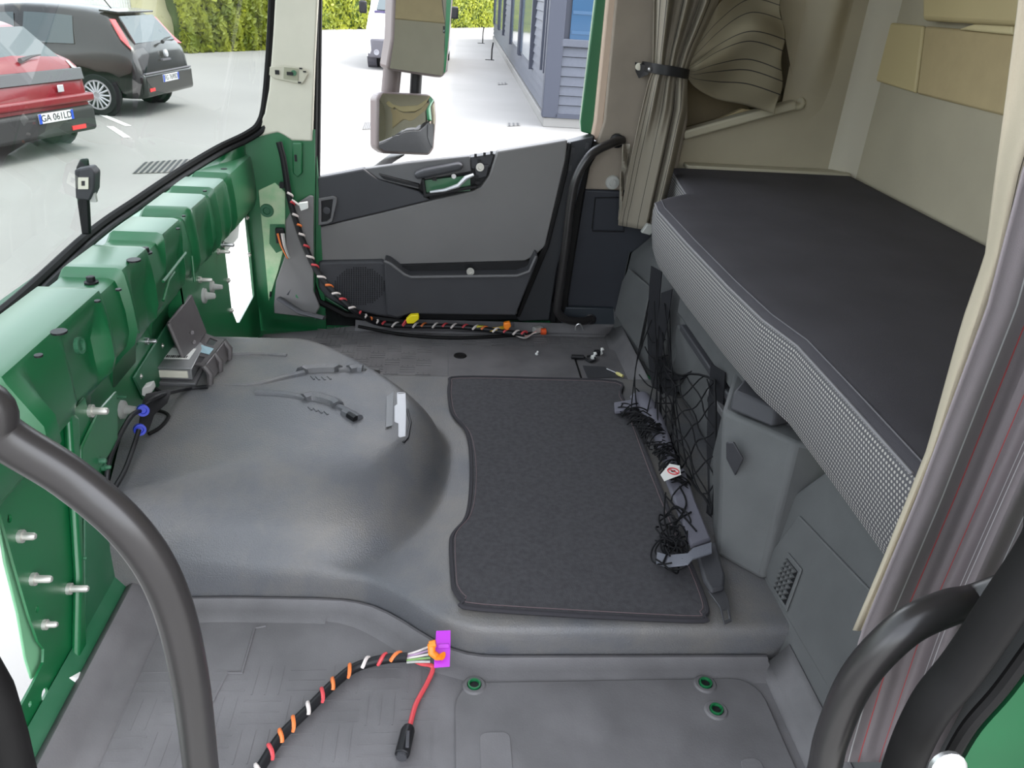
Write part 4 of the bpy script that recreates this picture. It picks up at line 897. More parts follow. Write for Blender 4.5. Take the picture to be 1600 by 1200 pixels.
MB().prism(up_, (0.004, -0.002, 0.002)).build('back_plate', brk, br, bevel=0.002)
for a_, b_2 in ((0, 3), (1, 2)): MB().tube([up_[a_], up_[b_2]], 0.005, 6).build('plate_flange', brk, br, smooth=True)
MB().tube([up_[0], up_[1]], 0.003, 6).build('plate_flange', brk, br, smooth=True)
for q in ((280, 520), (300, 520), (290, 545), (303, 535)):
    MB().lathe(P(*q, y=yk + 0.045), (0.5, -0.8, 0.3), [(0.006, 0), (0.004, 0.003)], 8).build('dimple', brk, br, smooth=True)
f0, f1 = up_[3], up_[2]
g0, g1 = P(318, 572, z=ZH + 0.05), P(350, 532, z=ZH + 0.05)
slots = []
def foot(u, v): return f0.lerp(f1, u).lerp(g0.lerp(g1, u), v)
def sl(u0, u1): return [foot(u0, .35), foot(u1, .35), foot(u1, .75), foot(u0, .75)]
MB().plate([foot(0, 0), foot(1, 0), foot(1, .5), foot(1, 1), foot(.5, 1), foot(0, 1), foot(0, .5)], [sl(.10, .30), sl(.70, .92)], (0.0, 0, -0.004)).build('slotted_foot', brk, br)
MB().prism([g0, g1, g1 + V((0.006, 0, -0.045)), g0 + V((0.006, 0, -0.045))], (0.004, 0, 0)).build('foot_edge', brk, br, bevel=0.002)
MB().prism([foot(.40, .2), foot(.62, .2), foot(.62, .85), foot(.40, .85)], (0, 0, 0.0012)).build('blue_label', mat('pale_blue_label', rgb(165, 195, 205), 0.5), br)
for u in (0.02, 0.5, 0.98): MB().tube([foot(u, 1.0), foot(u, 1.0) + V((0.012, 0, -0.02)), foot(u, 1.0) + V((0.008, 0, -0.05))], 0.008, 8).build('foot_lug', brk, br, smooth=True)
pl = thing('cable_plug', 'pale grey cable plug at the corner of the control module', 'plug', P(231, 612, z=ZH))
MB().prism([P(222, 606, x=-.625), P(235, 602, x=-.615), P(238, 612, x=-.612), P(231, 622, x=-.617), P(221, 618, x=-.625)], (0, 0.025, 0)).build('plug_body', lt_grey, pl, bevel=0.002)
MB().tube([P(243, 607, z=ZH + .01), P(262, 620, z=ZH + .004)], 0.004, 6).build('cable', black, pl, smooth=True)

# black pneumatic valve with blue rings and its hoses
vb = thing('air_valve', 'black air valve with two blue collars and hoses by the bulkhead', 'valve', P(228, 655, z=ZH))
MB().prism([P(221, 632, x=-.62), P(258, 624, x=-.585), P(262, 630, x=-.58), P(240, 650, x=-.60), P(232, 676, x=-.60), P(214, 676, x=-.62)], (0.0, 0.03, 0.01)).build('valve_body', black, vb, bevel=0.004)
for q, yy in (((223, 641), -.605), ((218, 671), -.605)):
    MB().lathe(P(*q, x=yy), (0.5, -0.8, 0.2), [(0.012, -0.004), (0.012, 0.006), (0.007, 0.006), (0.006, 0.003)], 16).build('blue_collar', bluep, vb, smooth=True)
MB().tube(catmull([P(222, 641, x=-.61), P(205, 650, x=-.61), P(185, 685, x=-.61), P(171, 720, x=-.61), P(166, 760, x=-.61)], 5), 0.005, 8).build('hose', black, vb, smooth=True)
MB().tube(catmull([P(217, 672, x=-.60), P(208, 700, x=-.60), P(195, 735, x=-.595), P(178, 765, x=-.595)], 5), 0.005, 8).build('hose', black, vb, smooth=True)
MB().tube(catmull([P(225, 632, x=-.61), P(250, 618, x=-.59), P(290, 608, z=ZH+.008), P(324, 604, z=ZH+.008)], 4), 0.005, 8).build('hose', black, vb, smooth=True)
fr_ = MB().tube(catmull([P(240, 640, z=ZH+.004), P(258, 645, z=ZH+.004), P(263, 652, z=ZH+.004), P(250, 668, z=ZH+.004), P(232, 678, z=ZH+.004)], 4), 0.004, 6).build('tunnel_flap', rubber, smooth=True)
tag(fr_, 'cut rubber edge of the tunnel opening beside the blue valve collars', 'rubber edge')

# ------------------------------------------------------------------ near wiring harness
def harness(name, label, path, r, colours, step, base, first=0):
    h = thing(name, label, 'wiring', base)
    MB().tube(path, r, 10).build('taped_sleeve', black, h, smooth=True)
    # coloured wires showing between turns of tape
    L_ = [0.0]
    for a, b in zip(path, path[1:]): L_.append(L_[-1] + (b-a).length)
    s = first; k = 0
    while s < L_[-1]:
        i = max(j for j in range(len(L_)) if L_[j] <= s); i = min(i, len(path)-2)
        t = (s - L_[i]) / max(1e-6, L_[i+1]-L_[i]); c_ = path[i].lerp(path[i+1], t); d = (path[i+1]-path[i]).normalized()
        sd = d.cross(V((0, 0, 1))).normalized(); up2 = sd.cross(d)
        pts = []
        for q in range(7):
            a = -0.2 + q/6*2.6 + (0.4 if k % 2 else 0); pts.append(c_ + d*(r*2.0*(q/6-0.5)) + (sd*math.cos(a) + up2*math.sin(a))*r*1.02)
        MB().tube(pts, r*0.42, 6).build('wire_turn', colours[k % len(colours)], h, smooth=True); s += step*(0.8 + 0.4*((k*37) % 10)/10); k += 1
    return h
zf = 0.012
npth = catmull([P(390, 1230, z=zf), P(410, 1195, z=zf), P(440, 1150, z=zf), P(485, 1105, z=zf), P(520, 1070, z=zf), P(555, 1043, z=zf), P(600, 1030, z=zf+.004), P(636, 1027, z=zf+.012)], 8)
h1 = harness('wiring_harness', 'taped black wiring harness curling over the near rubber mat', npth, 0.0085, [orangewire, whitewire, redwire, orangewire], 0.032, npth[0])
for k, m_ in enumerate((whitewire, mat('violet_wire', rgb(170, 140, 170), 0.5), whitewire, mat('green_wire', rgb(120, 160, 90), 0.5), lt_grey)):
    MB().tube(catmull([P(636, 1023 + k*3, z=.022), P(652, 1018 + k*4, z=.030), P(672, 1010 + k*6, z=.030)], 4), 0.0022, 6).build('loose_wire', m_, h1, smooth=True)
rw = MB().tube(catmull([P(638, 1026, z=.020), P(656, 1036, z=.022), P(676, 1042, z=.014), P(668, 1066, z=.006), P(650, 1100, z=.006), P(640, 1136, z=.008)], 6), 0.0042, 8).build('red_wire', redwire, h1, smooth=True)
pc_ = thing('purple_connector', 'purple multi-way connector with orange lever at the step foot', 'connector', P(690, 1030, z=0.006))
MB().prism([P(681, 1004, y=0.998), P(704, 1003, y=0.998), P(703, 1042, y=0.962), P(678, 1044, y=0.962)], (0.0, 0.018, 0.010)).build('housing', purple, pc_, bevel=0.003)
MB().prism([P(684, 1006, y=0.996), P(702, 1005, y=0.996), P(702, 1012, y=0.99), P(684, 1013, y=0.99)], (0, -0.003, 0.002)).build('housing_rib', purple, pc_, bevel=0.001)
MB().tube([P(674, 1006, y=0.985), P(675, 1020, y=0.978), P(684, 1027, y=0.970), P(692, 1025, y=0.965)], [0.007, 0.007, 0.007, 0.009], 8, flat=0.6).build('lever', orange, pc_, smooth=True)
MB().tube([P(671, 1007, y=0.985), P(681, 1005, y=0.985)], 0.006, 8).build('lever_pivot', orange, pc_, smooth=True)
bk = thing('black_plug', 'black two-pin plug on the end of the red wire', 'plug', P(630, 1160, z=0.005))
MB().tube([P(639, 1135, z=.012), P(637, 1142, z=.012), P(628, 1180, z=.012)], [0.009, 0.012, 0.0125], 8).build('body', black, bk, smooth=True, bevel=0.002)
MB().tube([P(628, 1179, z=.0125), P(627, 1184, z=.0125)], [0.009, 0.009], 8).build('socket_mouth', plastic_dk, bk)
MB().box(P(637, 1155, z=.026), (0.006, 0.03, 0.004)).build('latch', plastic_dk, bk, bevel=0.001)

# ------------------------------------------------------------------ far wiring harness along the door
fpth = catmull([P(436, 222, y=2.46), P(443, 250, y=2.46), P(449, 290, y=2.46), P(455, 320, y=2.46), P(464, 350, y=2.46), P(474, 378, y=2.46), P(488, 410, y=2.45), P(505, 438, y=2.43), P(530, 465, y=2.41), P(560, 490, y=2.41), P(595, 506, z=.03), P(640, 509, z=.03), P(700, 510, z=.03), P(745, 513, z=.028), P(790, 519, z=.028), P(820, 522, z=.028)], 7)
h2 = harness('wiring_harness', 'long spiral taped wiring harness draped down the pillar and along the far door', fpth, 0.0095, [whitewire, redwire, whitewire, orangewire, whitewire, redwire], 0.036, fpth[0], first=0.16)
MB().prism([P(466, 318, y=2.44), P(480, 316, y=2.44), P(481, 326, y=2.44), P(470, 330, y=2.44)], (0, 0.015, 0)).build('white_plug', white, h2, bevel=0.002)
MB().tube([P(456, 312, y=2.455), P(470, 322, y=2.45)], 0.003, 6).build('branch_wire', whitewire, h2)
MB().box(P(441, 289, y=2.475), (0.014, 0.02, 0.016)).build('fir_clip', black, h2)
lo = MB().tube(catmull([P(560, 510, z=.02), P(640, 524, z=.006), P(720, 528, z=.006), P(800, 524, z=.006), P(845, 519, z=.01)], 5), 0.006, 8).build('floor_cable', rubber, smooth=True)
tag(lo, 'plain black cable lying along the far mat edge', 'cable')
yc = thing('yellow_connector', 'bright yellow connector on the harness below the far door', 'connector', P(643, 502, z=.03))
MB().prism([P(634, 500, y=2.42), P(641, 493, y=2.42), P(654, 492, y=2.42), P(655, 499, y=2.42), P(646, 506, y=2.42), P(636, 506, y=2.42)], (0, 0.02, 0)).build('housing', yellow, yc, bevel=0.003)
MB().tube([P(634, 500, y=2.43), P(629, 508, y=2.43)], 0.003, 6).build('lead', redwire, yc)
oc = thing('orange_connector', 'orange connector with yellow wires beside the harness end', 'connector', P(793, 513, z=.02))
MB().prism([P(787, 506, y=2.41), P(797, 504, y=2.41), P(799, 510, y=2.41), P(793, 517, y=2.41), P(787, 513, y=2.41)], (0, 0.02, 0)).build('housing', orange, oc, bevel=0.003)
MB().box(P(800, 507, y=2.42), (0.014, 0.014, 0.016)).build('seal_block', plastic_dk, oc, bevel=0.002)
yw = mat('yellow_wire', rgb(225, 185, 60), 0.5)
for k in range(4): MB().tube(catmull([P(765, 513 + k*1.5, z=.026), P(776, 512 + k*1.2, z=.034), P(789, 509 + k*1.5, z=.032)], 3), 0.0025, 5).build('lead', yw, oc, smooth=True)
MB().box(P(751, 511, z=.034), (0.03, 0.012, 0.012)).build('yellow_tag', mat('dull_yellow', rgb(190, 180, 60), 0.5), h2, bevel=0.003)
rc = thing('red_connector', 'clear plug with red-orange cap lying on the far mat edge', 'connector', P(846, 518, z=.01))
MB().box(P(840, 515, z=.02), (0.035, 0.02, 0.022), Matrix.Rotation(0.5, 3, 'Z')).build('housing', lt_grey, rc, bevel=0.003)
MB().lathe(P(849, 518, z=.02), (1, 0.1, 0), [(0.012, -0.008), (0.012, 0.008), (0.007, 0.011)], 12).build('cap', mat('red_orange', rgb(225, 85, 35), 0.45), rc, smooth=True)
for k in range(5): MB().tube(catmull([P(806, 521 + k*.8, z=.02), P(822, 525 + k*.8, z=.01), P(838, 519 - k, z=.02)], 4), 0.0022, 5).build('lead', (whitewire, redwire, whitewire, lt_grey, whitewire)[k], rc, smooth=True)
hk = thing('wire_hook', 'bent steel wire hook standing by the foot of the far pillar', 'hook', P(905, 514, z=.02))
MB().tube(catmull([P(899, 516, y=2.46), P(900, 509, y=2.46), P(905, 506, y=2.46), P(909, 510, y=2.46), P(911, 516, y=2.46)], 4), 0.003, 8).build('loop', steel, hk, smooth=True)
wl_ = thing('post_loom', 'short loom of red and white wires dangling from the green side post', 'wiring', P(438, 360, y=2.48))
MB().box(P(438, 368, y=2.485), (0.028, 0.016, 0.05)).build('socket', black, wl_, bevel=0.003)
for k in range(4): MB().tube(catmull([P(434 + k*3, 365, y=2.475), P(439 + k*2, 382, y=2.46), P(447 + k, 398, y=2.465), P(450 + k, 403, y=2.47)], 4), 0.004, 6).build('wire', (orangewire, black, whitewire, lt_grey)[k], wl_, smooth=True)

# ------------------------------------------------------------------ bits on the far floor
cw = thing('black_fastener', 'black plastic fastener bundle lying on the far seat field', 'fastener', P(905, 556, z=.008))
MB().tube([P(893, 557, z=.016), P(912, 558, z=.016)], 0.008, 8).build('barrel', black, cw, smooth=True)
MB().tube(catmull([P(912, 558, z=.014), P(922, 565, z=.012), P(930, 562, z=.012), P(926, 556, z=.014), P(918, 557, z=.014)], 4), 0.004, 6).build('loop', black, cw, smooth=True)
MB().box(P(933, 551, z=.016), (0.022, 0.014, 0.018)).build('block', black, cw, bevel=0.003)
for k, (q, lbl) in enumerate((((838, 554), 'lone white plastic clip in the middle of the far seat field'), ((926, 560), 'white plastic clip touching the black fastener loop'), ((937, 553), 'white plastic clip farthest right beside the black block'))):
    s_ = 0.7 if k == 0 else 1.2
    w_ = MB().lathe(P(*q, z=.008), (0.3, -0.2, 1), [(0.007*s_, 0), (0.008*s_, 0.006*s_), (0.004*s_, 0.008*s_), (0.003*s_, 0.016*s_), (0.006*s_, 0.018*s_), (0.002*s_, 0.022*s_)], 10).build('trim_clip', white, smooth=True)
    tag(w_, lbl, 'clip', 'white trim clips')
sc = thing('small_screwdriver', 'small screwdriver with yellow handle on the far mat corner', 'screwdriver', P(962, 582, z=.01))
MB().tube([P(948, 576, z=.014), P(964, 583, z=.014)], 0.002, 6).build('shank', steel, sc)
MB().tube([P(963, 582.5, z=.014), P(966, 584, z=.014), P(973, 588, z=.014)], [0.004, 0.006, 0.005], 8).build('handle', mat('handle_yellow', rgb(225, 215, 140), 0.5), sc, smooth=True)

# ------------------------------------------------------------------ cargo net, belt and label
nt_ = thing('cargo_net', 'black knotted cargo net hanging from straps under the mattress', 'net', P(1060, 600, z=0.07))
# webbing straps
def strap(pts, w, t=0.003, m_=net_sh, name='strap', par=nt_): return MB().ribbon(catmull(pts, 5), w, t).build(name, m_, par)
strap([P(1026, 420, y=2.16), P(1022, 470, y=2.13), P(1020, 530, y=2.08), P(1024, 590, y=2.0), P(1034, 640, y=1.90)], V((0.0, -0.05, 0)) + V((0.02, 0, 0)))
strap([P(1042, 455, y=2.10), P(1036, 500, y=2.06), P(1026, 560, y=2.02), P(1040, 585, y=1.97), P(1066, 592, y=1.90), P(1085, 580, y=1.85), P(1105, 572, y=1.80)], V((0.025, -0.02, 0.02)))
strap([P(1122, 575, y=1.62), P(1118, 640, y=1.58), P(1116, 700, y=1.50), P(1118, 780, y=1.40), P(1112, 840, y=1.30)], V((0.02, -0.05, 0)))
strap([P(1030, 560, y=2.02), P(1040, 600, y=1.96), P(1060, 612, y=1.92)], V((0.03, 0, 0.03)))
# diamond mesh: sheet between the straps
c00, c10, c11, c01 = P(1022, 560, y=2.02), P(1122, 590, y=1.60), P(1112, 800, y=1.33), P(1040, 690, z=0.085)
def net(u, v):
    p = c00.lerp(c10, u).lerp(c01.lerp(c11, u), v)
    return p + V((-0.02*math.sin(math.pi*u)*math.sin(math.pi*v), 0, -0.02*math.sin(math.pi*u)*(1-v))) + V((0.006*math.sin(u*17 + v*5), 0, 0.008*math.sin(u*11 - v*13)))
mb = MB(); nD = 8
for k in range(-nD, nD+1):
    for sgn in (1, -1):
        pts = []
        for i in range(25):
            u = i/24; v = (u*sgn*1.0 + k/5.0) if sgn > 0 else (k/5.0 + 1 - u)
            if -0.001 <= v <= 1.001: pts.append(net(u, v))
        if len(pts) > 2: mb.tube(pts, 0.0019, 5, cap=False)
for e_ in ([net(0, i/12) for i in range(13)], [net(1, i/12) for i in range(13)], [net(i/12, 1) for i in range(13)], [net(i/12, 0) for i in range(13)]): mb.tube(e_, 0.0032, 5)
k_ = mb.build('net_mesh', cord_m, nt_, smooth=True); k_['kind'] = 'stuff'
# left curtain of cords between strap and floor
mb = MB(); random.seed(3)
for k in range(9):
    a = P(1014 + k*4, 470 + random.uniform(-20, 60), y=2.08); b = P(985 + k*11, 650 + k*9 + random.uniform(-12, 12), z=0.10)
    mid = a.lerp(b, .5) + V((random.uniform(-.02, .02), random.uniform(-.03, .03), -0.02)); mb.tube(catmull([a, mid, b], 6), 0.0019, 5)
for k in range(7):
    t = k/6; a = P(lerp(1012, 985, t), lerp(520, 650, t), y=lerp(2.07, 1.86, t)); b = P(lerp(1040, 1060, t), lerp(530, 680, t), y=lerp(2.03, 1.74, t))
    mb.tube(catmull([a, a.lerp(b, .5) + V((-0.01, 0, -0.02)), b], 5), 0.0019, 5)
k_ = mb.build('gathered_cords', cord_m, nt_, smooth=True); k_['kind'] = 'stuff'
# bunched net over the belt on the floor
mb = MB()
ax_path = [P(985, 640, z=0.10), P(1020, 670, z=0.115), P(1045, 715, z=0.11), P(1062, 760, z=0.105)]
for k in range(90):
    t = random.random(); i = min(int(t*3), 2); c_ = ax_path[i].lerp(ax_path[i+1], t*3 - i); pts = []
    a0 = random.uniform(0, 6.28); rr = random.uniform(0.022, 0.042) * (1 - 0.3*t)
    for q in range(6):
        a = a0 + q*0.55; pts.append(c_ + V((math.cos(a)*rr, math.sin(a*0.7 + k)*0.03 + (q-3)*0.006, abs(math.sin(a))*rr*0.7 - 0.012)))
    mb.tube(catmull(pts, 3), 0.0019, 5)
for k in range(22):
    c_ = P(random.uniform(1038, 1064), random.uniform(815, 885), z=0.092); a0 = random.uniform(0, 6.28); rr = random.uniform(.012, .03); pts = [c_ + V((math.cos(a0 + i*.8)*rr, math.sin(a0 + i*.8)*rr*1.4, .012 + .012*math.sin(i*1.3 + k))) for i in range(6)]
    mb.tube(catmull(pts, 4), 0.0019, 5)
for pts in (((1040, 775), (1062, 800), (1088, 830)), ((1080, 800), (1058, 815), (1050, 850)), ((1062, 760), (1072, 790), (1046, 830)), ((1040, 770), (1038, 810), (1046, 850), (1036, 880))):
    mb.tube(catmull([P(*q, z=0.108) for q in pts], 5), 0.0021, 5)
k_ = mb.build('bunched_cords', cord_m, nt_, smooth=True); k_['kind'] = 'stuff'
sb_ = thing('seat_belt', 'grey seat belt strap with steel tongue lying on the carpet edge', 'belt', P(1090, 850, z=0.08))
def fl(px, py, z=0.092): return P(px, py, z=z)
MB().tube(catmull([fl(1000, 620, .10), fl(1020, 650, .105), fl(1040, 700, .105), fl(1052, 740, .10)], 5), [0.030 - 0.001*i for i in range(16)], 10, flat=0.55).build('rolled_webbing', strap_m, sb_, smooth=True)
MB().prism([fl(1036, 745), fl(1068, 738), fl(1086, 790), fl(1110, 850), fl(1078, 860), fl(1056, 800)], (0, 0, 0.014)).build('webbing_sleeve', strap_m, sb_, bevel=0.005)
MB().prism([fl(1084, 862), fl(1117, 852), fl(1132, 905), fl(1130, 925), fl(1110, 930), fl(1098, 912)], (0, 0, 0.012)).build('tongue_grip', plastic_dk, sb_, bevel=0.006, seg=3)
MB().plate([fl(1106, 925), fl(1130, 918), fl(1138, 938), fl(1143, 972), fl(1131, 977), fl(1124, 950)], [[fl(1129, 955), fl(1136, 953), fl(1139, 968), fl(1132, 971)]], (0, 0, 0.003)).build('steel_tongue', mat('dark_steel', rgb(95, 95, 98), 0.4, 0.7), sb_, bevel=0.001)
MB().ribbon([fl(1026, 872, .10), fl(1044, 877, .105), fl(1075, 874, .118), fl(1082, 866, .118), fl(1112, 856, .116)], V((0.010, 0.034, 0)), 0.004).build('keeper_band', mat('band_grey', rgb(104, 106, 114), 0.6, bump=0.4, bscale=500), sb_, bevel=0.001)
MB().ribbon([fl(960, 638, .09), fl(985, 634, .10), fl(1010, 625, .11)], V((0.008, 0.05, 0)), 0.012).build('strap_end', strap_m, sb_, bevel=0.003)
wt = thing('warning_tag', 'white warning tag with red prohibition ring on the belt bundle', 'tag', fl(1050, 738, .12))
MB().prism([fl(1032, 742, .122), fl(1046, 725, .122), fl(1062, 728, .122), fl(1064, 742, .122), fl(1038, 752, .122)], (0, 0, 0.001)).build('tag_card', white, wt)
c_ = fl(1052, 736, .1245); MB().tube([c_ + V((0.013*math.cos(a), 0.013*math.sin(a), 0)) for a in [i*math.pi/8 for i in range(16)]], 0.0013, 5, closed=True).build('red_ring', mat('tag_red', rgb(200, 40, 50), 0.5), wt)
MB().tube([c_ + V((-0.009, 0.009, 0)), c_ + V((0.009, -0.009, 0))], 0.0013, 5).build('red_bar', MATS['tag_red'], wt)
MB().box(c_, (0.010, 0.006, 0.0008)).build('symbol', black, wt)
# ------------------------------------------------------------------ yard outside
ZG = -1.06
conc = mat('concrete', rgb(126, 125, 122), 0.9, var=0.06, vscale=0.6, bump=0.1, bscale=30)
gd = MB().box2((-60, -40, ZG - 0.3), (40, 90, ZG)).build('ground', conc); tag(gd, 'pale sunlit concrete yard outside the truck', 'ground', kind='structure')
def G(px, py): return P(px, py, z=ZG)

# ------------------------------------------------------------------ cars (local: nose to -x, rear at x = 0, near side at -y)
tyre_m = mat('tyre', rgb(28, 28, 29), 0.8); rim_m = mat('alloy_rim', rgb(200, 200, 202), 0.35, 0.5)
lamp_red = mat('red_lamp', rgb(200, 40, 45), 0.25, coat=0.6); grey_bump = mat('grey_bumper', rgb(88, 86, 92), 0.6)
plate_w = mat('plate_white', rgb(196, 196, 196), 0.5); plate_b = mat('plate_blue', rgb(30, 70, 170), 0.5); ink = mat('plate_ink', rgb(25, 25, 28), 0.5)
def car(name, label, loc, rz, paint, st, plate_txt, half=0.84):
    """st: stations along x: (x, z_sill, z_belt, z_roof, half width at belt, half width at roof)"""
    t = thing(name, label, 'car', loc, rz)
    def ring(s_):
        x, zs, zb, zr, wb, wr = s_
        return [(x, -wb*0.86, zs), (x, -wb*0.97, zs + 0.10), (x, -wb, (zs + zb)/2), (x, -wb*0.985, zb - 0.06), (x, -wb*0.96, zb), (x, -lerp(wb*.96, wr, .5) - 0.01, (zb + zr)/2), (x, -wr, zr - 0.05), (x, -wr*0.88, zr - 0.008),
                (x, 0, zr + 0.01), (x, wr*0.88, zr - 0.008), (x, wr, zr - 0.05), (x, lerp(wb*.96, wr, .5) + 0.01, (zb + zr)/2), (x, wb*0.96, zb), (x, wb*0.985, zb - 0.06), (x, wb, (zs + zb)/2), (x, wb*0.97, zs + 0.10), (x, wb*0.86, zs)]
    # densify the stations
    dn = []
    for i in range(len(st)-1):
        for k in range(3): dn.append(tuple(catmull_s(st, i, k/3)))
    dn.append(st[-1])
    rs = [ring(s_) for s_ in dn]; n = len(rs[0]); m = MB()
    m.add([p for r in rs for p in r], [(i*n+k, i*n+(k+1) % n, (i+1)*n+(k+1) % n, (i+1)*n+k) for i in range(len(rs)-1) for k in range(n)] + [tuple(range(n)), tuple(range(len(rs)*n-1, (len(rs)-1)*n-1, -1))])
    m.build('body', paint, t, smooth=True, local=True)
    def surf(x, side, f, off=0.012):
        # point on the greenhouse side between belt (f=0) and roof (f=1)
        for i in range(len(dn)-1):
            if dn[i][0] >= x >= dn[i+1][0] or dn[i][0] <= x <= dn[i+1][0]:
                k = (x - dn[i][0]) / (dn[i+1][0] - dn[i][0] + 1e-9); s_ = [lerp(a, b, k) for a, b in zip(dn[i], dn[i+1])]; break
        else: s_ = dn[-1]
        _, zs, zb, zr, wb, wr = s_
        if f <= .5: w = lerp(wb*.96, lerp(wb*.96, wr, .5) + .01, f*2)
        else: w = lerp(lerp(wb*.96, wr, .5) + .01, wr, (f-.5)*2)
        return V((x, side*(w + off), lerp(zb, zr - 0.05, f)))
    return t, surf, dn
def catmull_s(st, i, t):
    a, b, c, d = st[max(i-1, 0)], st[i], st[i+1], st[min(i+2, len(st)-1)]
    return [0.5*((2*q) + (r-p)*t + (2*p-5*q+4*r-s_)*t*t + (-p+3*q-3*r+s_)*t*t*t) for p, q, r, s_ in zip(a, b, c, d)]
def wheel(t, x, y, side, r=0.30, spokes=15):
    w = MB().lathe((x, y, r), (0, side, 0), [(r*0.72, -0.10), (r*0.96, -0.10), (r, -0.07), (r, 0.07), (r*0.96, 0.10), (r*0.72, 0.10)], 28).build('wheel', tyre_m, t, smooth=True, local=True)
    MB().lathe((x, y, r), (0, side, 0), [(r*0.72, 0.085), (r*0.72, 0.104), (r*0.64, 0.104), (r*0.62, 0.09)], 28).build('rim', rim_m, w, smooth=True, local=True)
    MB().lathe((x, y, r), (0, side, 0), [(r*0.18, 0.09), (r*0.18, 0.112), (r*0.1, 0.115)], 14).build('hub', rim_m, w, smooth=True, local=True)
    for k in range(spokes):
        a = 2*math.pi*k/spokes; d = V((math.cos(a), 0, math.sin(a)))
        MB().tube([V((x, y + side*0.108, r)) + d*r*0.14, V((x, y + side*0.103, r)) + d*r*0.66], [0.018, 0.014], 6).build('spoke', rim_m, w, local=True)
    MB().lathe((x, y, r), (0, side, 0), [(r*0.66, 0.08), (r*0.66, 0.086)], 24).build('rim_well', black, w, local=True)
def arch(t, x, y, side, m_=None): 
    MB().lathe((x, y, 0.31), (0, side, 0), [(0.36, -0.02), (0.36, 0.012)], 24).build('wheel_arch', m_ or tyre_m, t, local=True)
def number_plate(t, x, z, txt, y=0.0, w=0.52, tilt=0.0):
    p = MB().box((x, y, z), (0.012, w, 0.11)).build('number_plate', plate_w, t, local=True, bevel=0.003)
    for s_ in (-1, 1): MB().box((x + 0.0065, y + s_*(w/2 - 0.02), z), (0.002, 0.04, 0.108)).build('blue_band', plate_b, p, local=True)
    M4 = Matrix.Translation((x + 0.008, y, z)) @ Matrix.Rotation(math.pi/2, 4, 'Z') @ Matrix.Rotation(math.pi/2, 4, 'X')
    text_part(txt, 0.105, ink, p, M4)
black_paint = mat('black_car_paint', rgb(20, 20, 20), 0.25, coat=0.4); red_paint = mat('red_car_paint', rgb(112, 14, 24), 0.3, coat=0.4)
st_b = [(0.02, 0.30, 0.62, 0.66, 0.74, 0.66), (-0.06, 0.27, 0.86, 0.98, 0.81, 0.70), (-0.22, 0.26, 0.95, 1.14, 0.835, 0.66), (-0.45, 0.26, 0.97, 1.38, 0.84, 0.60), (-0.72, 0.26, 0.97, 1.45, 0.845, 0.585), (-1.3, 0.26, 0.95, 1.49, 0.845, 0.59), (-2.0, 0.26, 0.93, 1.48, 0.845, 0.60), (-2.5, 0.26, 0.92, 1.38, 0.845, 0.61), (-3.0, 0.26, 0.92, 1.08, 0.84, 0.70), (-3.5, 0.26, 0.84, 0.92, 0.81, 0.68), (-3.85, 0.28, 0.66, 0.72, 0.74, 0.62), (-4.0, 0.30, 0.5, 0.55, 0.62, 0.5)]
wA = G(160, 180); wB = G(250, 155)
ax_ang = math.atan2(-(wB - wA).x, (wB - wA).y)
bc_c = (wA + wB) / 2
RZ = math.radians(-9)
Rm = Matrix.Rotation(RZ, 3, 'Z')
rear_axle_local = V((-0.70, -0.82, 0))
locb = wA - Rm @ rear_axle_local
t, surf, dn = car('hatchback_car', 'black hatchback with silver alloy wheel parked beyond the red car', (locb.x, locb.y, ZG), RZ, black_paint, st_b, 'x')
for x, y, s_ in ((-0.70, -0.76, -1), (-0.70, 0.76, 1), (-3.2, -0.76, -1), (-3.2, 0.76, 1)):
    arch(t, x, y + s_*0.06, s_); wheel(t, x, y - s_*0.0, s_)
for (xa, xb, fa, fb) in ((-0.95, -1.75, .08, .88), (-1.85, -2.75, .06, .86)):
    for s_ in (-1, 1):
        m = MB(); m.grid(lambda u, v: surf(lerp(lerp(xa, xa - 0.06, v), lerp(xb, xb + (0.0 if xb > -2 else 0.45), v), u), s_, lerp(fa, fb, v), 0.02), 8, 6, uv=False); m.build('side_window', car_glass, t, local=True, smooth=True)
MB().add
m = MB(); m.add([(-0.145, -0.62, 1.04), (-0.145, 0.62, 1.04), (-0.40, 0.50, 1.39), (-0.40, -0.50, 1.39)], [(0, 1, 2, 3)]); rwv = m.build('rear_window', car_glass, t, local=True, solid=0.02); rwv.location = (0.035, 0, 0.0)
MB().box((-0.50, 0, 1.452), (0.30, 1.06, 0.03), Matrix.Rotation(0.06, 3, 'Y')).build('roof_spoiler', black_paint, t, local=True, bevel=0.01)
for s_ in (-1, 1):
    m = MB(); m.prism([(-0.17, s_*0.66, 0.99), (-0.10, s_*0.79, 0.97), (-0.26, s_*0.76, 1.10), (-0.44, s_*0.66, 1.36), (-0.40, s_*0.57, 1.36)], (0.03, s_*0.025, 0.0)); m.build('tail_lamp', lamp_red, t, local=True, bevel=0.008)
MB().box((0.0, 0, 0.46), (0.12, 1.58, 0.34)).build('rear_bumper', black_paint, t, local=True, bevel=0.05, seg=4)
MB().box((0.035, 0, 0.63), (0.05, 1.5, 0.02)).build('bumper_crease', grey_bump, t, local=True, bevel=0.006)
MB().box((0.062, -0.62, 0.40), (0.01, 0.16, 0.05)).build('reflector', lamp_red, t, local=True)
MB().lathe((0.03, 0.02, 0.88), (1, 0, 0.2), [(0.055, -0.02), (0.055, 0.006), (0.04, 0.012)], 18).build('badge', rim_m, t, smooth=True, local=True)
MB().tube([(0.0, 0.0, 1.04), (-0.03, 0.18, 1.08), (-0.07, 0.42, 1.09)], [0.03, 0.015, 0.008], 6).build('rear_wiper', black, t, smooth=True, local=True)
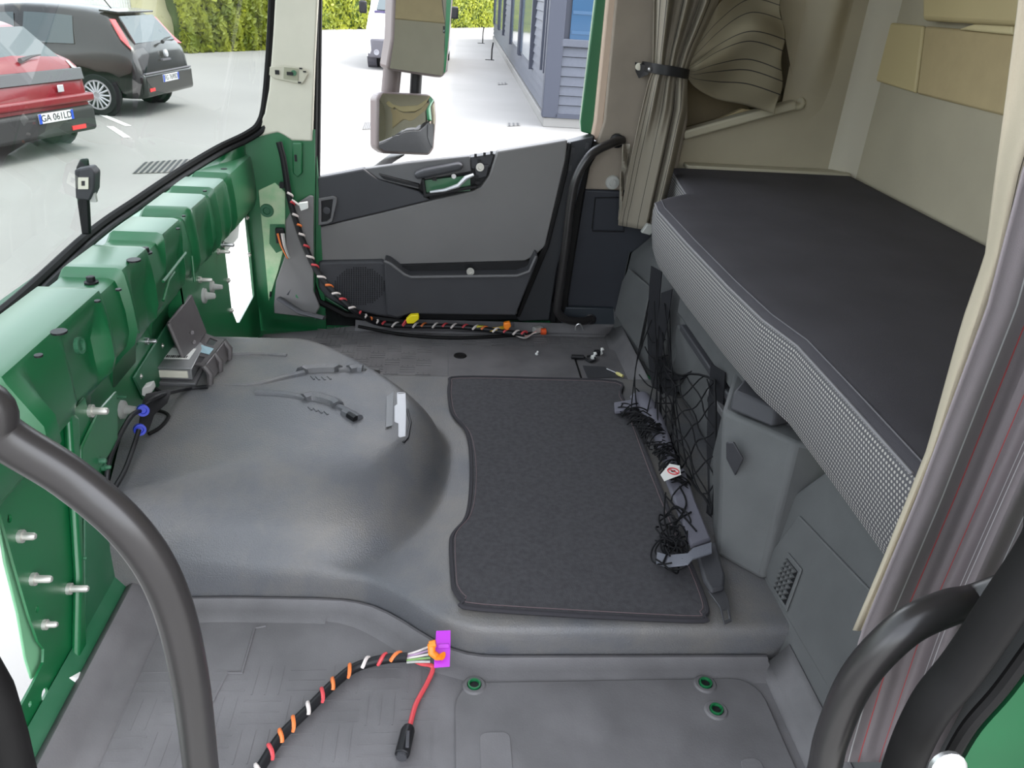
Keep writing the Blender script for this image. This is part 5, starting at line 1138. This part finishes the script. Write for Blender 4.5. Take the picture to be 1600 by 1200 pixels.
MB().box((0.02, 0, 0.79), (0.04, 0.26, 0.025)).build('boot_handle', grey_bump, t, local=True)
MB().tube([(-0.75, 0, 1.47), (-0.95, 0, 1.72)], 0.008, 6).build('aerial', black, t, local=True)
number_plate(t, 0.066, 0.53, 'FG 769SD')

st_r = [(0.02, 0.30, 0.66, 0.72, 0.78, 0.70), (-0.10, 0.26, 0.95, 1.02, 0.86, 0.72), (-0.30, 0.25, 1.00, 1.16, 0.88, 0.66), (-0.55, 0.25, 1.00, 1.36, 0.88, 0.58), (-0.85, 0.25, 0.98, 1.44, 0.88, 0.57), (-1.5, 0.25, 0.96, 1.47, 0.88, 0.58), (-2.2, 0.25, 0.94, 1.44, 0.88, 0.60), (-2.8, 0.25, 0.94, 1.20, 0.87, 0.66), (-3.3, 0.25, 0.88, 0.98, 0.85, 0.68), (-3.8, 0.28, 0.70, 0.76, 0.76, 0.62), (-4.05, 0.3, 0.5, 0.55, 0.62, 0.5)]
rw_ = G(88, 222); RZ2 = math.radians(-20); Rm2 = Matrix.Rotation(RZ2, 3, 'Z'); locr = rw_ - Rm2 @ V((-0.62, 0.80, 0))
t, surf, dn = car('hatchback_car', 'red hatchback rear with number plate cut off at the left edge', (locr.x, locr.y, ZG), RZ2, red_paint, st_r, 'x')
for x, y, s_ in ((-0.70, -0.78, -1), (-0.62, 0.78, 1), (-3.2, -0.78, -1), (-3.2, 0.78, 1)):
    arch(t, x, y + s_*0.06, s_); wheel(t, x, y, s_, 0.32, 10)
for s_ in (-1, 1):
    m = MB(); m.grid(lambda u, v: surf(lerp(lerp(-0.95, -1.0, v), lerp(-2.9, -2.3, v), u), s_, lerp(.08, .85, v), 0.02), 12, 6, uv=False); m.build('side_window', car_glass, t, local=True, smooth=True)
m = MB(); m.add([(-0.20, -0.64, 1.06), (-0.20, 0.64, 1.06), (-0.50, 0.50, 1.38), (-0.50, -0.50, 1.38)], [(0, 1, 2, 3)]); o_ = m.build('rear_window', car_glass, t, local=True, solid=0.02); o_.location = (0.03, 0, 0)
MB().prism([(-0.02, -0.80, 0.82), (-0.02, 0.80, 0.82), (-0.08, 0.84, 0.95), (-0.08, -0.84, 0.95)], (0.03, 0, 0)).build('lamp_band', mat('smoked_band', rgb(40, 38, 40), 0.2, coat=0.5), t, local=True, bevel=0.01)
MB().prism([(-0.10, 0.80, 0.93), (-0.06, 0.70, 0.95), (-0.16, 0.72, 1.03), (-0.20, 0.82, 1.0)], (0.02, 0.02, 0)).build('tail_lamp', mat('pale_lamp', rgb(205, 205, 205), 0.3), t, local=True, bevel=0.01)
MB().box((0.0, 0, 0.38), (0.14, 1.64, 0.30)).build('rear_bumper', mat('dark_bumper', rgb(36, 35, 35), 0.6), t, local=True, bevel=0.05, seg=4)
MB().box((0.02, 0, 0.62), (0.10, 1.70, 0.10)).build('bumper_lip', red_paint, t, local=True, bevel=0.03, seg=3)
MB().box((0.075, 0.50, 0.30), (0.01, 0.22, 0.05)).build('reflector', lamp_red, t, local=True)
MB().box((0.045, 0.36, 0.755), (0.012, 0.09, 0.08)).build('badge', rim_m, t, local=True, bevel=0.02)
MB().tube([(-0.09, 0.0, 1.07), (-0.13, 0.2, 1.10), (-0.15, 0.36, 1.11)], [0.03, 0.015, 0.008], 6).build('rear_wiper', black, t, smooth=True, local=True)
number_plate(t, 0.078, 0.46, 'GA 061LD', y=0.18)

# ------------------------------------------------------------------ white van
vpaint = mat('white_van_paint', rgb(232, 234, 238), 0.3, coat=0.5); vl = G(580, 108); vr = G(712, 98)
vn = thing('delivery_van', 'white delivery van with grey bumper facing the truck behind the mirrors', 'van', (vl.x - 0.12, vl.y, ZG), math.radians(-2))
# local: front face at y = 0, width along x 0..2.05, body toward +y
prof = [(0.0, 0.30), (-0.06, 0.45), (-0.04, 0.80), (0.02, 0.98), (0.45, 1.28), (0.62, 1.36), (1.25, 2.10), (1.5, 2.22), (4.9, 2.24), (4.95, 0.36)]
m = MB(); n = len(prof)
sec = [(0.05, 0.93), (0.0, 1.0), (2.10, 1.0), (2.05, 0.93)]
vsx = []
for x, k in ((0.10, .0), (0.0, .0), (2.06, .0), (1.96, .0)): pass
for x, dy in ((0.0, 0.16), (0.10, 0.03), (0.35, 0.0), (1.70, 0.0), (1.95, 0.03), (2.05, 0.16)):
    for y, z in prof: vsx.append((lerp(x, 1.025, 0.10*sm(1.0, 2.2, z)), y + (dy if y < 1.0 else 0), z))
m.add(vsx, [(i*n+k, i*n+(k+1) % n, (i+1)*n+(k+1) % n, (i+1)*n+k) for i in range(5) for k in range(n)] + [tuple(range(n)), tuple(range(6*n-1, 5*n-1, -1))])
m.build('body', vpaint, vn, smooth=True, local=True)
MB().prism([(0.02, 0.10, 0.28), (0.14, -0.05, 0.28), (0.4, -0.10, 0.28), (1.65, -0.10, 0.28), (1.91, -0.05, 0.28), (2.03, 0.10, 0.28), (2.03, 0.4, 0.28), (0.02, 0.4, 0.28)], (0, 0, 0.46)).build('front_bumper', grey_bump, vn, local=True, bevel=0.05, seg=3)
for s_ in (0, 1):
    X = lambda x: x if s_ == 0 else 2.05 - x
    MB().lathe((X(0.28), -0.10, 0.42), (0, -1, 0), [(0.07, -0.02), (0.07, 0.012), (0.05, 0.012), (0.045, 0.0)], 16).build('fog_lamp', mat('lamp_glass', rgb(150, 150, 155), 0.2) if s_ == 0 else MATS['lamp_glass'], vn, smooth=True, local=True)
    MB().prism([(X(0.10), 0.06, 0.84), (X(0.34), -0.03, 0.76), (X(0.38), -0.03, 0.90), (X(0.28), 0.06, 1.12), (X(0.14), 0.10, 1.10)], (0, -0.03, 0)).build('headlamp', mat('headlamp_clear', rgb(190, 196, 204), 0.15, coat=0.8) if s_ == 0 else MATS['headlamp_clear'], vn, local=True, bevel=0.01)
    for yy in (0.75, 3.9):
        w = MB().lathe((X(0.14), yy, 0.34), (1, 0, 0), [(0.24, -0.11), (0.33, -0.11), (0.34, -0.08), (0.34, 0.08), (0.33, 0.11), (0.24, 0.11)], 26).build('wheel', tyre_m, vn, smooth=True, local=True)
        MB().lathe((X(0.14), yy, 0.34), (1, 0, 0), [(0.23, -0.10), (0.23, 0.10)], 20).build('hub_cap', grey_bump, w, local=True)
        MB().lathe((X(0.10), yy, 0.36), (1, 0, 0), [(0.42, -0.12), (0.42, 0.12)], 24).build('arch_trim', grey_bump, vn, local=True) if yy < 1 else None
for x0, x1, z0, z1 in ((0.62, 1.0, 0.60, 0.66), (0.60, 1.45, 0.40, 0.50), (1.05, 1.43, 0.60, 0.66)):
    MB().box(((x0+x1)/2, -0.11, (z0+z1)/2), (x1-x0, 0.03, z1-z0)).build('air_intake', black, vn, local=True)
m = MB(); m.add([(0.22, 0.60, 1.37), (1.83, 0.60, 1.37), (1.70, 1.20, 2.06), (0.35, 1.20, 2.06)], [(0, 1, 2, 3)]); o_ = m.build('windscreen', car_glass, vn, local=True, solid=0.03); o_.location = (0, -0.03, 0.015)
MB().box((1.02, 0.56, 1.345), (1.7, 0.10, 0.05)).build('scuttle', mat('violet_scuttle', rgb(70, 60, 96), 0.5), vn, local=True)
for s_ in (-1, 1): MB().box((1.025 + s_*1.20, 0.95, 1.42), (0.20, 0.12, 0.30)).build('door_mirror', black, vn, local=True, bevel=0.04)

# ------------------------------------------------------------------ grey clad building with windows
def slat_m(): return mat('grey_cladding', rgb(74, 78, 88), 0.6, 0.0, var=0.06)
clad = slat_m(); frame_m = mat('slate_frame', rgb(56, 60, 72), 0.6); winglass = mat('building_glass', rgb(24, 66, 98), 0.08, spec=0.8)
bd = thing('office_building', 'grey slatted cabin building with blue tinted windows right of the mirrors', 'building', G(860, 200))
cA = G(848, 198); dirL = (G(770, 62) - cA); lenL = dirL.length; dirL.normalize(); dirR = V((-dirL.y, dirL.x, 0)) * -1
if dirR.x < 0: dirR = -dirR
Ln, Wn, Hn = 23.0, 7.0, 3.2
def BP(a, b, z): return cA + dirL*a + dirR*b + V((0, 0, z))
MB().prism([BP(0, 0, 0), BP(Ln, 0, 0), BP(Ln, Wn, 0), BP(0, Wn, 0)], (0, 0, 0.16)).build('plinth', conc, bd, bevel=0.01)
MB().prism([BP(.06, .06, 0.16), BP(Ln, .06, 0.16), BP(Ln, Wn, 0.16), BP(.06, Wn, 0.16)], (0, 0, Hn)).build('core', frame_m, bd)
out_l, out_n = -dirR, -dirL
H0 = 0.22; ph = 0.155
# slats: near face below the window, long face
def slat(p, q, nrm, z, h):
    m = MB(); a0, a1 = p + V((0, 0, z)), q + V((0, 0, z)); m.add([a0, a1, a1 + V((0, 0, h*.93)), a0 + V((0, 0, h*.93)), a0 + nrm*0.045, a1 + nrm*0.045, a1 + nrm*0.02 + V((0, 0, h*.93)), a0 + nrm*0.02 + V((0, 0, h*.93))], [(0,1,2,3), (4,7,6,5), (0,4,5,1), (1,5,6,2), (2,6,7,3), (3,7,4,0)])
    m.build('slat', clad, bd)
for k in range(7): slat(BP(.06, .22, 0), BP(.06, Wn, 0), out_n, H0 + k*ph, ph)
for k in range(19):
    z = H0 + k*ph
    if z < 1.15: slat(BP(.12, .06, 0), BP(Ln, .06, 0), out_l, z, ph)
    else: slat(BP(.9, .06, 0), BP(3.0, .06, 0), out_l, z, ph) ; slat(BP(10.5, .06, 0), BP(14.0, .06, 0), out_l, z, ph)
MB().prism([BP(-.03, -.03, .16), BP(-.03, .24, .16), BP(.20, .24, .16), BP(.20, -.03, .16)], (0, 0, Hn)).build('corner_post', frame_m, bd, bevel=0.01)
MB().prism([BP(-.03, .2, .16), BP(-.03, Wn, .16), BP(.06, Wn, .16), BP(.06, .2, .16)], (0, 0, .07)).build('base_flashing', frame_m, bd)
MB().prism([BP(-.03, .2, 1.30), BP(-.03, Wn, 1.30), BP(.06, Wn, 1.30), BP(.06, .2, 1.30)], (0, 0, .12)).build('window_sill', clad, bd, bevel=0.01)
wd = MB().prism([BP(.0, .34, 1.42), BP(.0, 2.4, 1.42), BP(.04, 2.4, 1.42), BP(.04, .34, 1.42)], (0, 0, 1.6)).build('window', winglass, bd)
for k in range(5): MB().prism([BP(-.01, .36, 1.5 + k*.3), BP(-.01, 2.4, 1.5 + k*.3), BP(.0, 2.4, 1.5 + k*.3), BP(.0, .36, 1.5 + k*.3)], (0, 0, .05)).build('blind_slat', mat('blind_blue', rgb(40, 74, 104), 0.4) if k == 0 else MATS['blind_blue'], wd)
for a0, a1, z0 in ((.25, .8, .95), (3.1, 6.4, .75), (6.7, 10.2, .75), (14.3, 17.5, .75), (18.0, 22, .75)):
    w = MB().prism([BP(a0, .0, z0), BP(a1, .0, z0), BP(a1, .06, z0), BP(a0, .06, z0)], (0, 0, 2.3)).build('window', mat('side_glass', rgb(90, 104, 118), 0.1, spec=0.8) if a0 < 1 else MATS['side_glass'], bd)
    for a in (a0, a1): MB().prism([BP(a-.06, -.05, z0-.1), BP(a+.06, -.05, z0-.1), BP(a+.06, .05, z0-.1), BP(a-.06, .05, z0-.1)], (0, 0, 2.5)).build('mullion', frame_m, w)

# yard fittings
grate_m = mat('grate_iron', rgb(110, 108, 104), 0.6, 0.3)
for pts, lbl in ((((225, 255), (297, 250), (280, 270), (207, 272)), 'large iron drain grate in the yard seen through the windscreen'), (((570, 192), (592, 191), (590, 202), (566, 203)), 'small drain grate left of the lower mirror'), (((777, 130), (792, 129), (793, 132), (778, 133)), 'tiny drain cover nearer the van than its neighbour'), (((793, 193), (812, 193), (813, 197), (793, 198)), 'tiny drain cover close to the building plinth')):
    q = [G(*a) + V((0, 0, .004)) for a in pts]; g = thing('drain_grate', lbl, 'drain grate', sum(q, V())/4, group='drain grates')
    MB().prism(q, (0, 0, .006)).build('frame', grate_m, g)
    nb_ = 8 if pts[0][0] < 600 else 3
    for k in range(nb_):
        t0_, t1_ = (k+.2)/nb_, (k+.65)/nb_
        MB().prism([q[0].lerp(q[1], t0_) + V((0, 0, .007)), q[0].lerp(q[1], t1_) + V((0, 0, .007)), q[3].lerp(q[2], t1_) + V((0, 0, .007)), q[3].lerp(q[2], t0_) + V((0, 0, .007))], (0, 0, .003)).build('slot', black, g)
for (px, py), h, lbl in (((754, 68), .62, 'short dark stake in the yard nearer the hedge'), ((768, 94), .52, 'short dark stake in the yard nearer the building')):
    s_ = thing('ground_stake', lbl, 'stake', G(px, py), group='ground stakes'); b_ = G(px, py)
    MB().tube([b_, b_ + V((0, 0, h*.6)), b_ + V((.03, 0, h))], 0.025, 6).build('rod', black, s_); MB().box(b_ + V((-.06, 0, .01)), (.28, .1, .02)).build('foot', black, s_)
lm = G(185, 185)
for k, (a0, a1) in enumerate((((160, 180), (200, 197)), ((172, 198), (198, 215)))):
    u0, u1 = G(*a0) + V((0, 0, .003)), G(*a1) + V((0, 0, .003)); w_ = V((.045, .01, 0))
    o_ = MB().prism([u0 - w_, u0 + w_, u1 + w_, u1 - w_], (0, 0, .003)).build('painted_line', mat('line_white', rgb(225, 225, 218), 0.8) if k == 0 else MATS['line_white'])
    tag(o_, ('white painted bay line beside the black car wheel', 'white painted bay line nearer the red car')[k], 'road marking', 'bay lines')

# ------------------------------------------------------------------ hedge, wall, fence
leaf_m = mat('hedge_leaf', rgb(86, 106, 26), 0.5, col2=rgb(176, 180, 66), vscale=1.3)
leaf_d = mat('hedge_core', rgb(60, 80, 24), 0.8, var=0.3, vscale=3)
_n = leaf_m.node_tree; _t = _n.nodes.new('ShaderNodeBsdfTranslucent'); _a = _n.nodes.new('ShaderNodeMixShader'); _a.inputs[0].default_value = 0.5
_t.inputs[0].default_value = rgb(190, 195, 60); _p = _n.nodes['Principled BSDF']; _o = _n.nodes['Material Output']
_n.links.new(_p.outputs[0], _a.inputs[1]); _n.links.new(_t.outputs[0], _a.inputs[2]); _n.links.new(_a.outputs[0], _o.inputs[0])
def hedge(label, p0, p1, h, depth, nl, seed):
    random.seed(seed); hd = thing('hedge', label, 'hedge', (p0 + p1)/2, group='hedges'); d = (p1 - p0); ln = d.length; d.normalize(); nrm = V((d.y, -d.x, 0))
    if nrm.y > 0: nrm = -nrm
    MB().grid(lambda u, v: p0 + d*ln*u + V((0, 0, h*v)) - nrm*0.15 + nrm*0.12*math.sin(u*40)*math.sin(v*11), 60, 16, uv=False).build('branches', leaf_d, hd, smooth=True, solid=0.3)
    m = MB()
    for _ in range(nl):
        u, v = random.random(), random.random(); c = p0 + d*ln*u + V((0, 0, h*v)) + nrm*(random.uniform(0, .32) + 0.12*math.sin(u*40)*math.sin(v*11))
        a, b = random.uniform(0, 6.28), random.uniform(-.9, .9); s_ = random.uniform(.06, .13)
        t_ = (d*math.cos(a) + V((0, 0, 1))*math.sin(a)); w_ = (t_.cross(nrm) + nrm*b).normalized()
        m.add([c - t_*s_, c + w_*s_*.45 + nrm*.02, c + t_*s_, c - w_*s_*.45], [(0, 1, 2, 3)])
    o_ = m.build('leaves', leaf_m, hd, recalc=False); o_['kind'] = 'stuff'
hedge('sunlit yellow-green hedge behind the black car', G(283, 82), G(430, 76), 3.4, .5, 9000, 1)
pL, pR = G(480, 46), G(800, 42)
hedge('sunlit yellow-green hedge behind the white van', pL, pR, 3.6, .5, 12000, 2)
wl2 = thing('yard_wall', 'pale rendered yard wall between white fence and hedge', 'wall', G(250, 82), kind='structure')
a_, b_ = G(-60, 78), G(284, 84)
MB().prism([a_ + V((0, 1.0, 0)), b_ + V((0, 1.0, 0)), b_ + V((0, 1.3, 0)), a_ + V((0, 1.3, 0))], (0, 0, .9)).build('low_wall', mat('render_cream', rgb(205, 200, 175), 0.9, var=0.05, vscale=1), wl2)
c_, d_2 = G(196, 82), G(300, 84)
MB().prism([c_ + V((0, .9, 0)), d_2 + V((0, .9, 0)), d_2 + V((0, 1.2, 0)), c_ + V((0, 1.2, 0))], (0, 0, 3.6)).build('pier', mat('render_yellow', rgb(196, 190, 150), 0.9, var=0.06, vscale=1), wl2)
fe = thing('picket_fence', 'white railing fence behind the parked cars', 'fence', (a_ + c_)/2 + V((0, 1.1, .9)))
dirf = (c_ - a_); nfp = 60
for k in range(nfp):
    p = a_ + dirf*(k/nfp) + V((0, 1.12, .9)); MB().box(p + V((0, 0, .6)), (.07, .04, 1.2)).build('picket', white, fe)
for z in (.1, 1.1): MB().tube([a_ + V((0, 1.15, .9 + z)), c_ + V((0, 1.15, .9 + z))], .04, 6).build('rail', white, fe)

# ------------------------------------------------------------------ door mirrors of the truck
mr_ = thing('door_mirror', 'two-part wing mirror on a black bar outside the far door', 'mirror', P(560, 280, y=2.95))
YM = 2.95
def MP(px, py, y=YM): return P(px, py, y=y)
house = mat('mirror_housing', rgb(96, 86, 84), 0.45)
def plane_pt(px, py, c, n):
    d = MW @ V((px - 800.0, py - 600.0, FPX)); return CAM + d * ((c - CAM).dot(n) / d.dot(n))
def head(outer, glass, nm, n, bulge=0.0):
    n = V(n).normalized(); cen = MP(sum(q[0] for q in outer)/len(outer), max(0, sum(q[1] for q in outer)/len(outer)))
    MB().prism([plane_pt(*q, cen, n) for q in outer], -n*0.08).build(nm, house, mr_, bevel=0.012, seg=3)
    g0_ = [plane_pt(*q, cen + n*0.002, n) for q in glass]; g = [a.lerp(b, i/5) for a, b in zip(g0_, g0_[1:] + g0_[:1]) for i in range(5)]
    m_ = MB(); c_ = sum(g, V())/len(g); nr = 8; k = len(g); vs_ = [c_ + n*bulge]
    for j in range(1, nr+1): vs_ += [c_.lerp(p, j/nr) + n*bulge*(1 - (j/nr)**2) for p in g]
    fs_ = [(0, 1 + i, 1 + (i+1) % k) for i in range(k)] + [(1 + (j-1)*k + i, 1 + j*k + i, 1 + j*k + (i+1) % k, 1 + (j-1)*k + (i+1) % k) for j in range(1, nr) for i in range(k)]
    m_.add(vs_, fs_); return m_.build(nm + '_glass', mirror_m, mr_, smooth=True)
u = 1.0
head([(604, 108), (612, 60), (616, -60), (714, -60), (704, 60), (700, 112), (692, 122), (680, 121), (610, 110)], [(609, 106), (616, 60), (621, -60), (709, -60), (701, 60), (696, 112), (690, 118), (612, 107)], 'upper_mirror', (0.42, -0.906, 0.0))
head([(588, 152), (596, 143), (672, 147), (681, 155), (683, 185), (679, 232), (672, 243), (600, 240), (588, 232)], [(593, 155), (598, 146), (672, 150), (678, 157), (680, 185), (676, 230), (669, 239), (602, 236), (592, 230)], 'lower_mirror', (0.386, -0.908, 0.13), 0.006)
MB().tube([MP(624, -60, 3.02), MP(613, 110, 3.02), MP(608, 165, 3.02)], 0.034, 10).build('mount_bar', house, mr_, smooth=True)
MB().tube([MP(654, -60, 3.05), MP(651, 110, 3.05), MP(648, 165, 3.05)], 0.022, 10).build('mount_bar', black, mr_, smooth=True)
MB().prism([MP(575, 268, 2.70), MP(608, 244, 2.97), MP(634, 243, 2.97), MP(600, 266, 2.70)], (0, 0.05, 0)).build('support_arm', black, mr_, bevel=0.01)
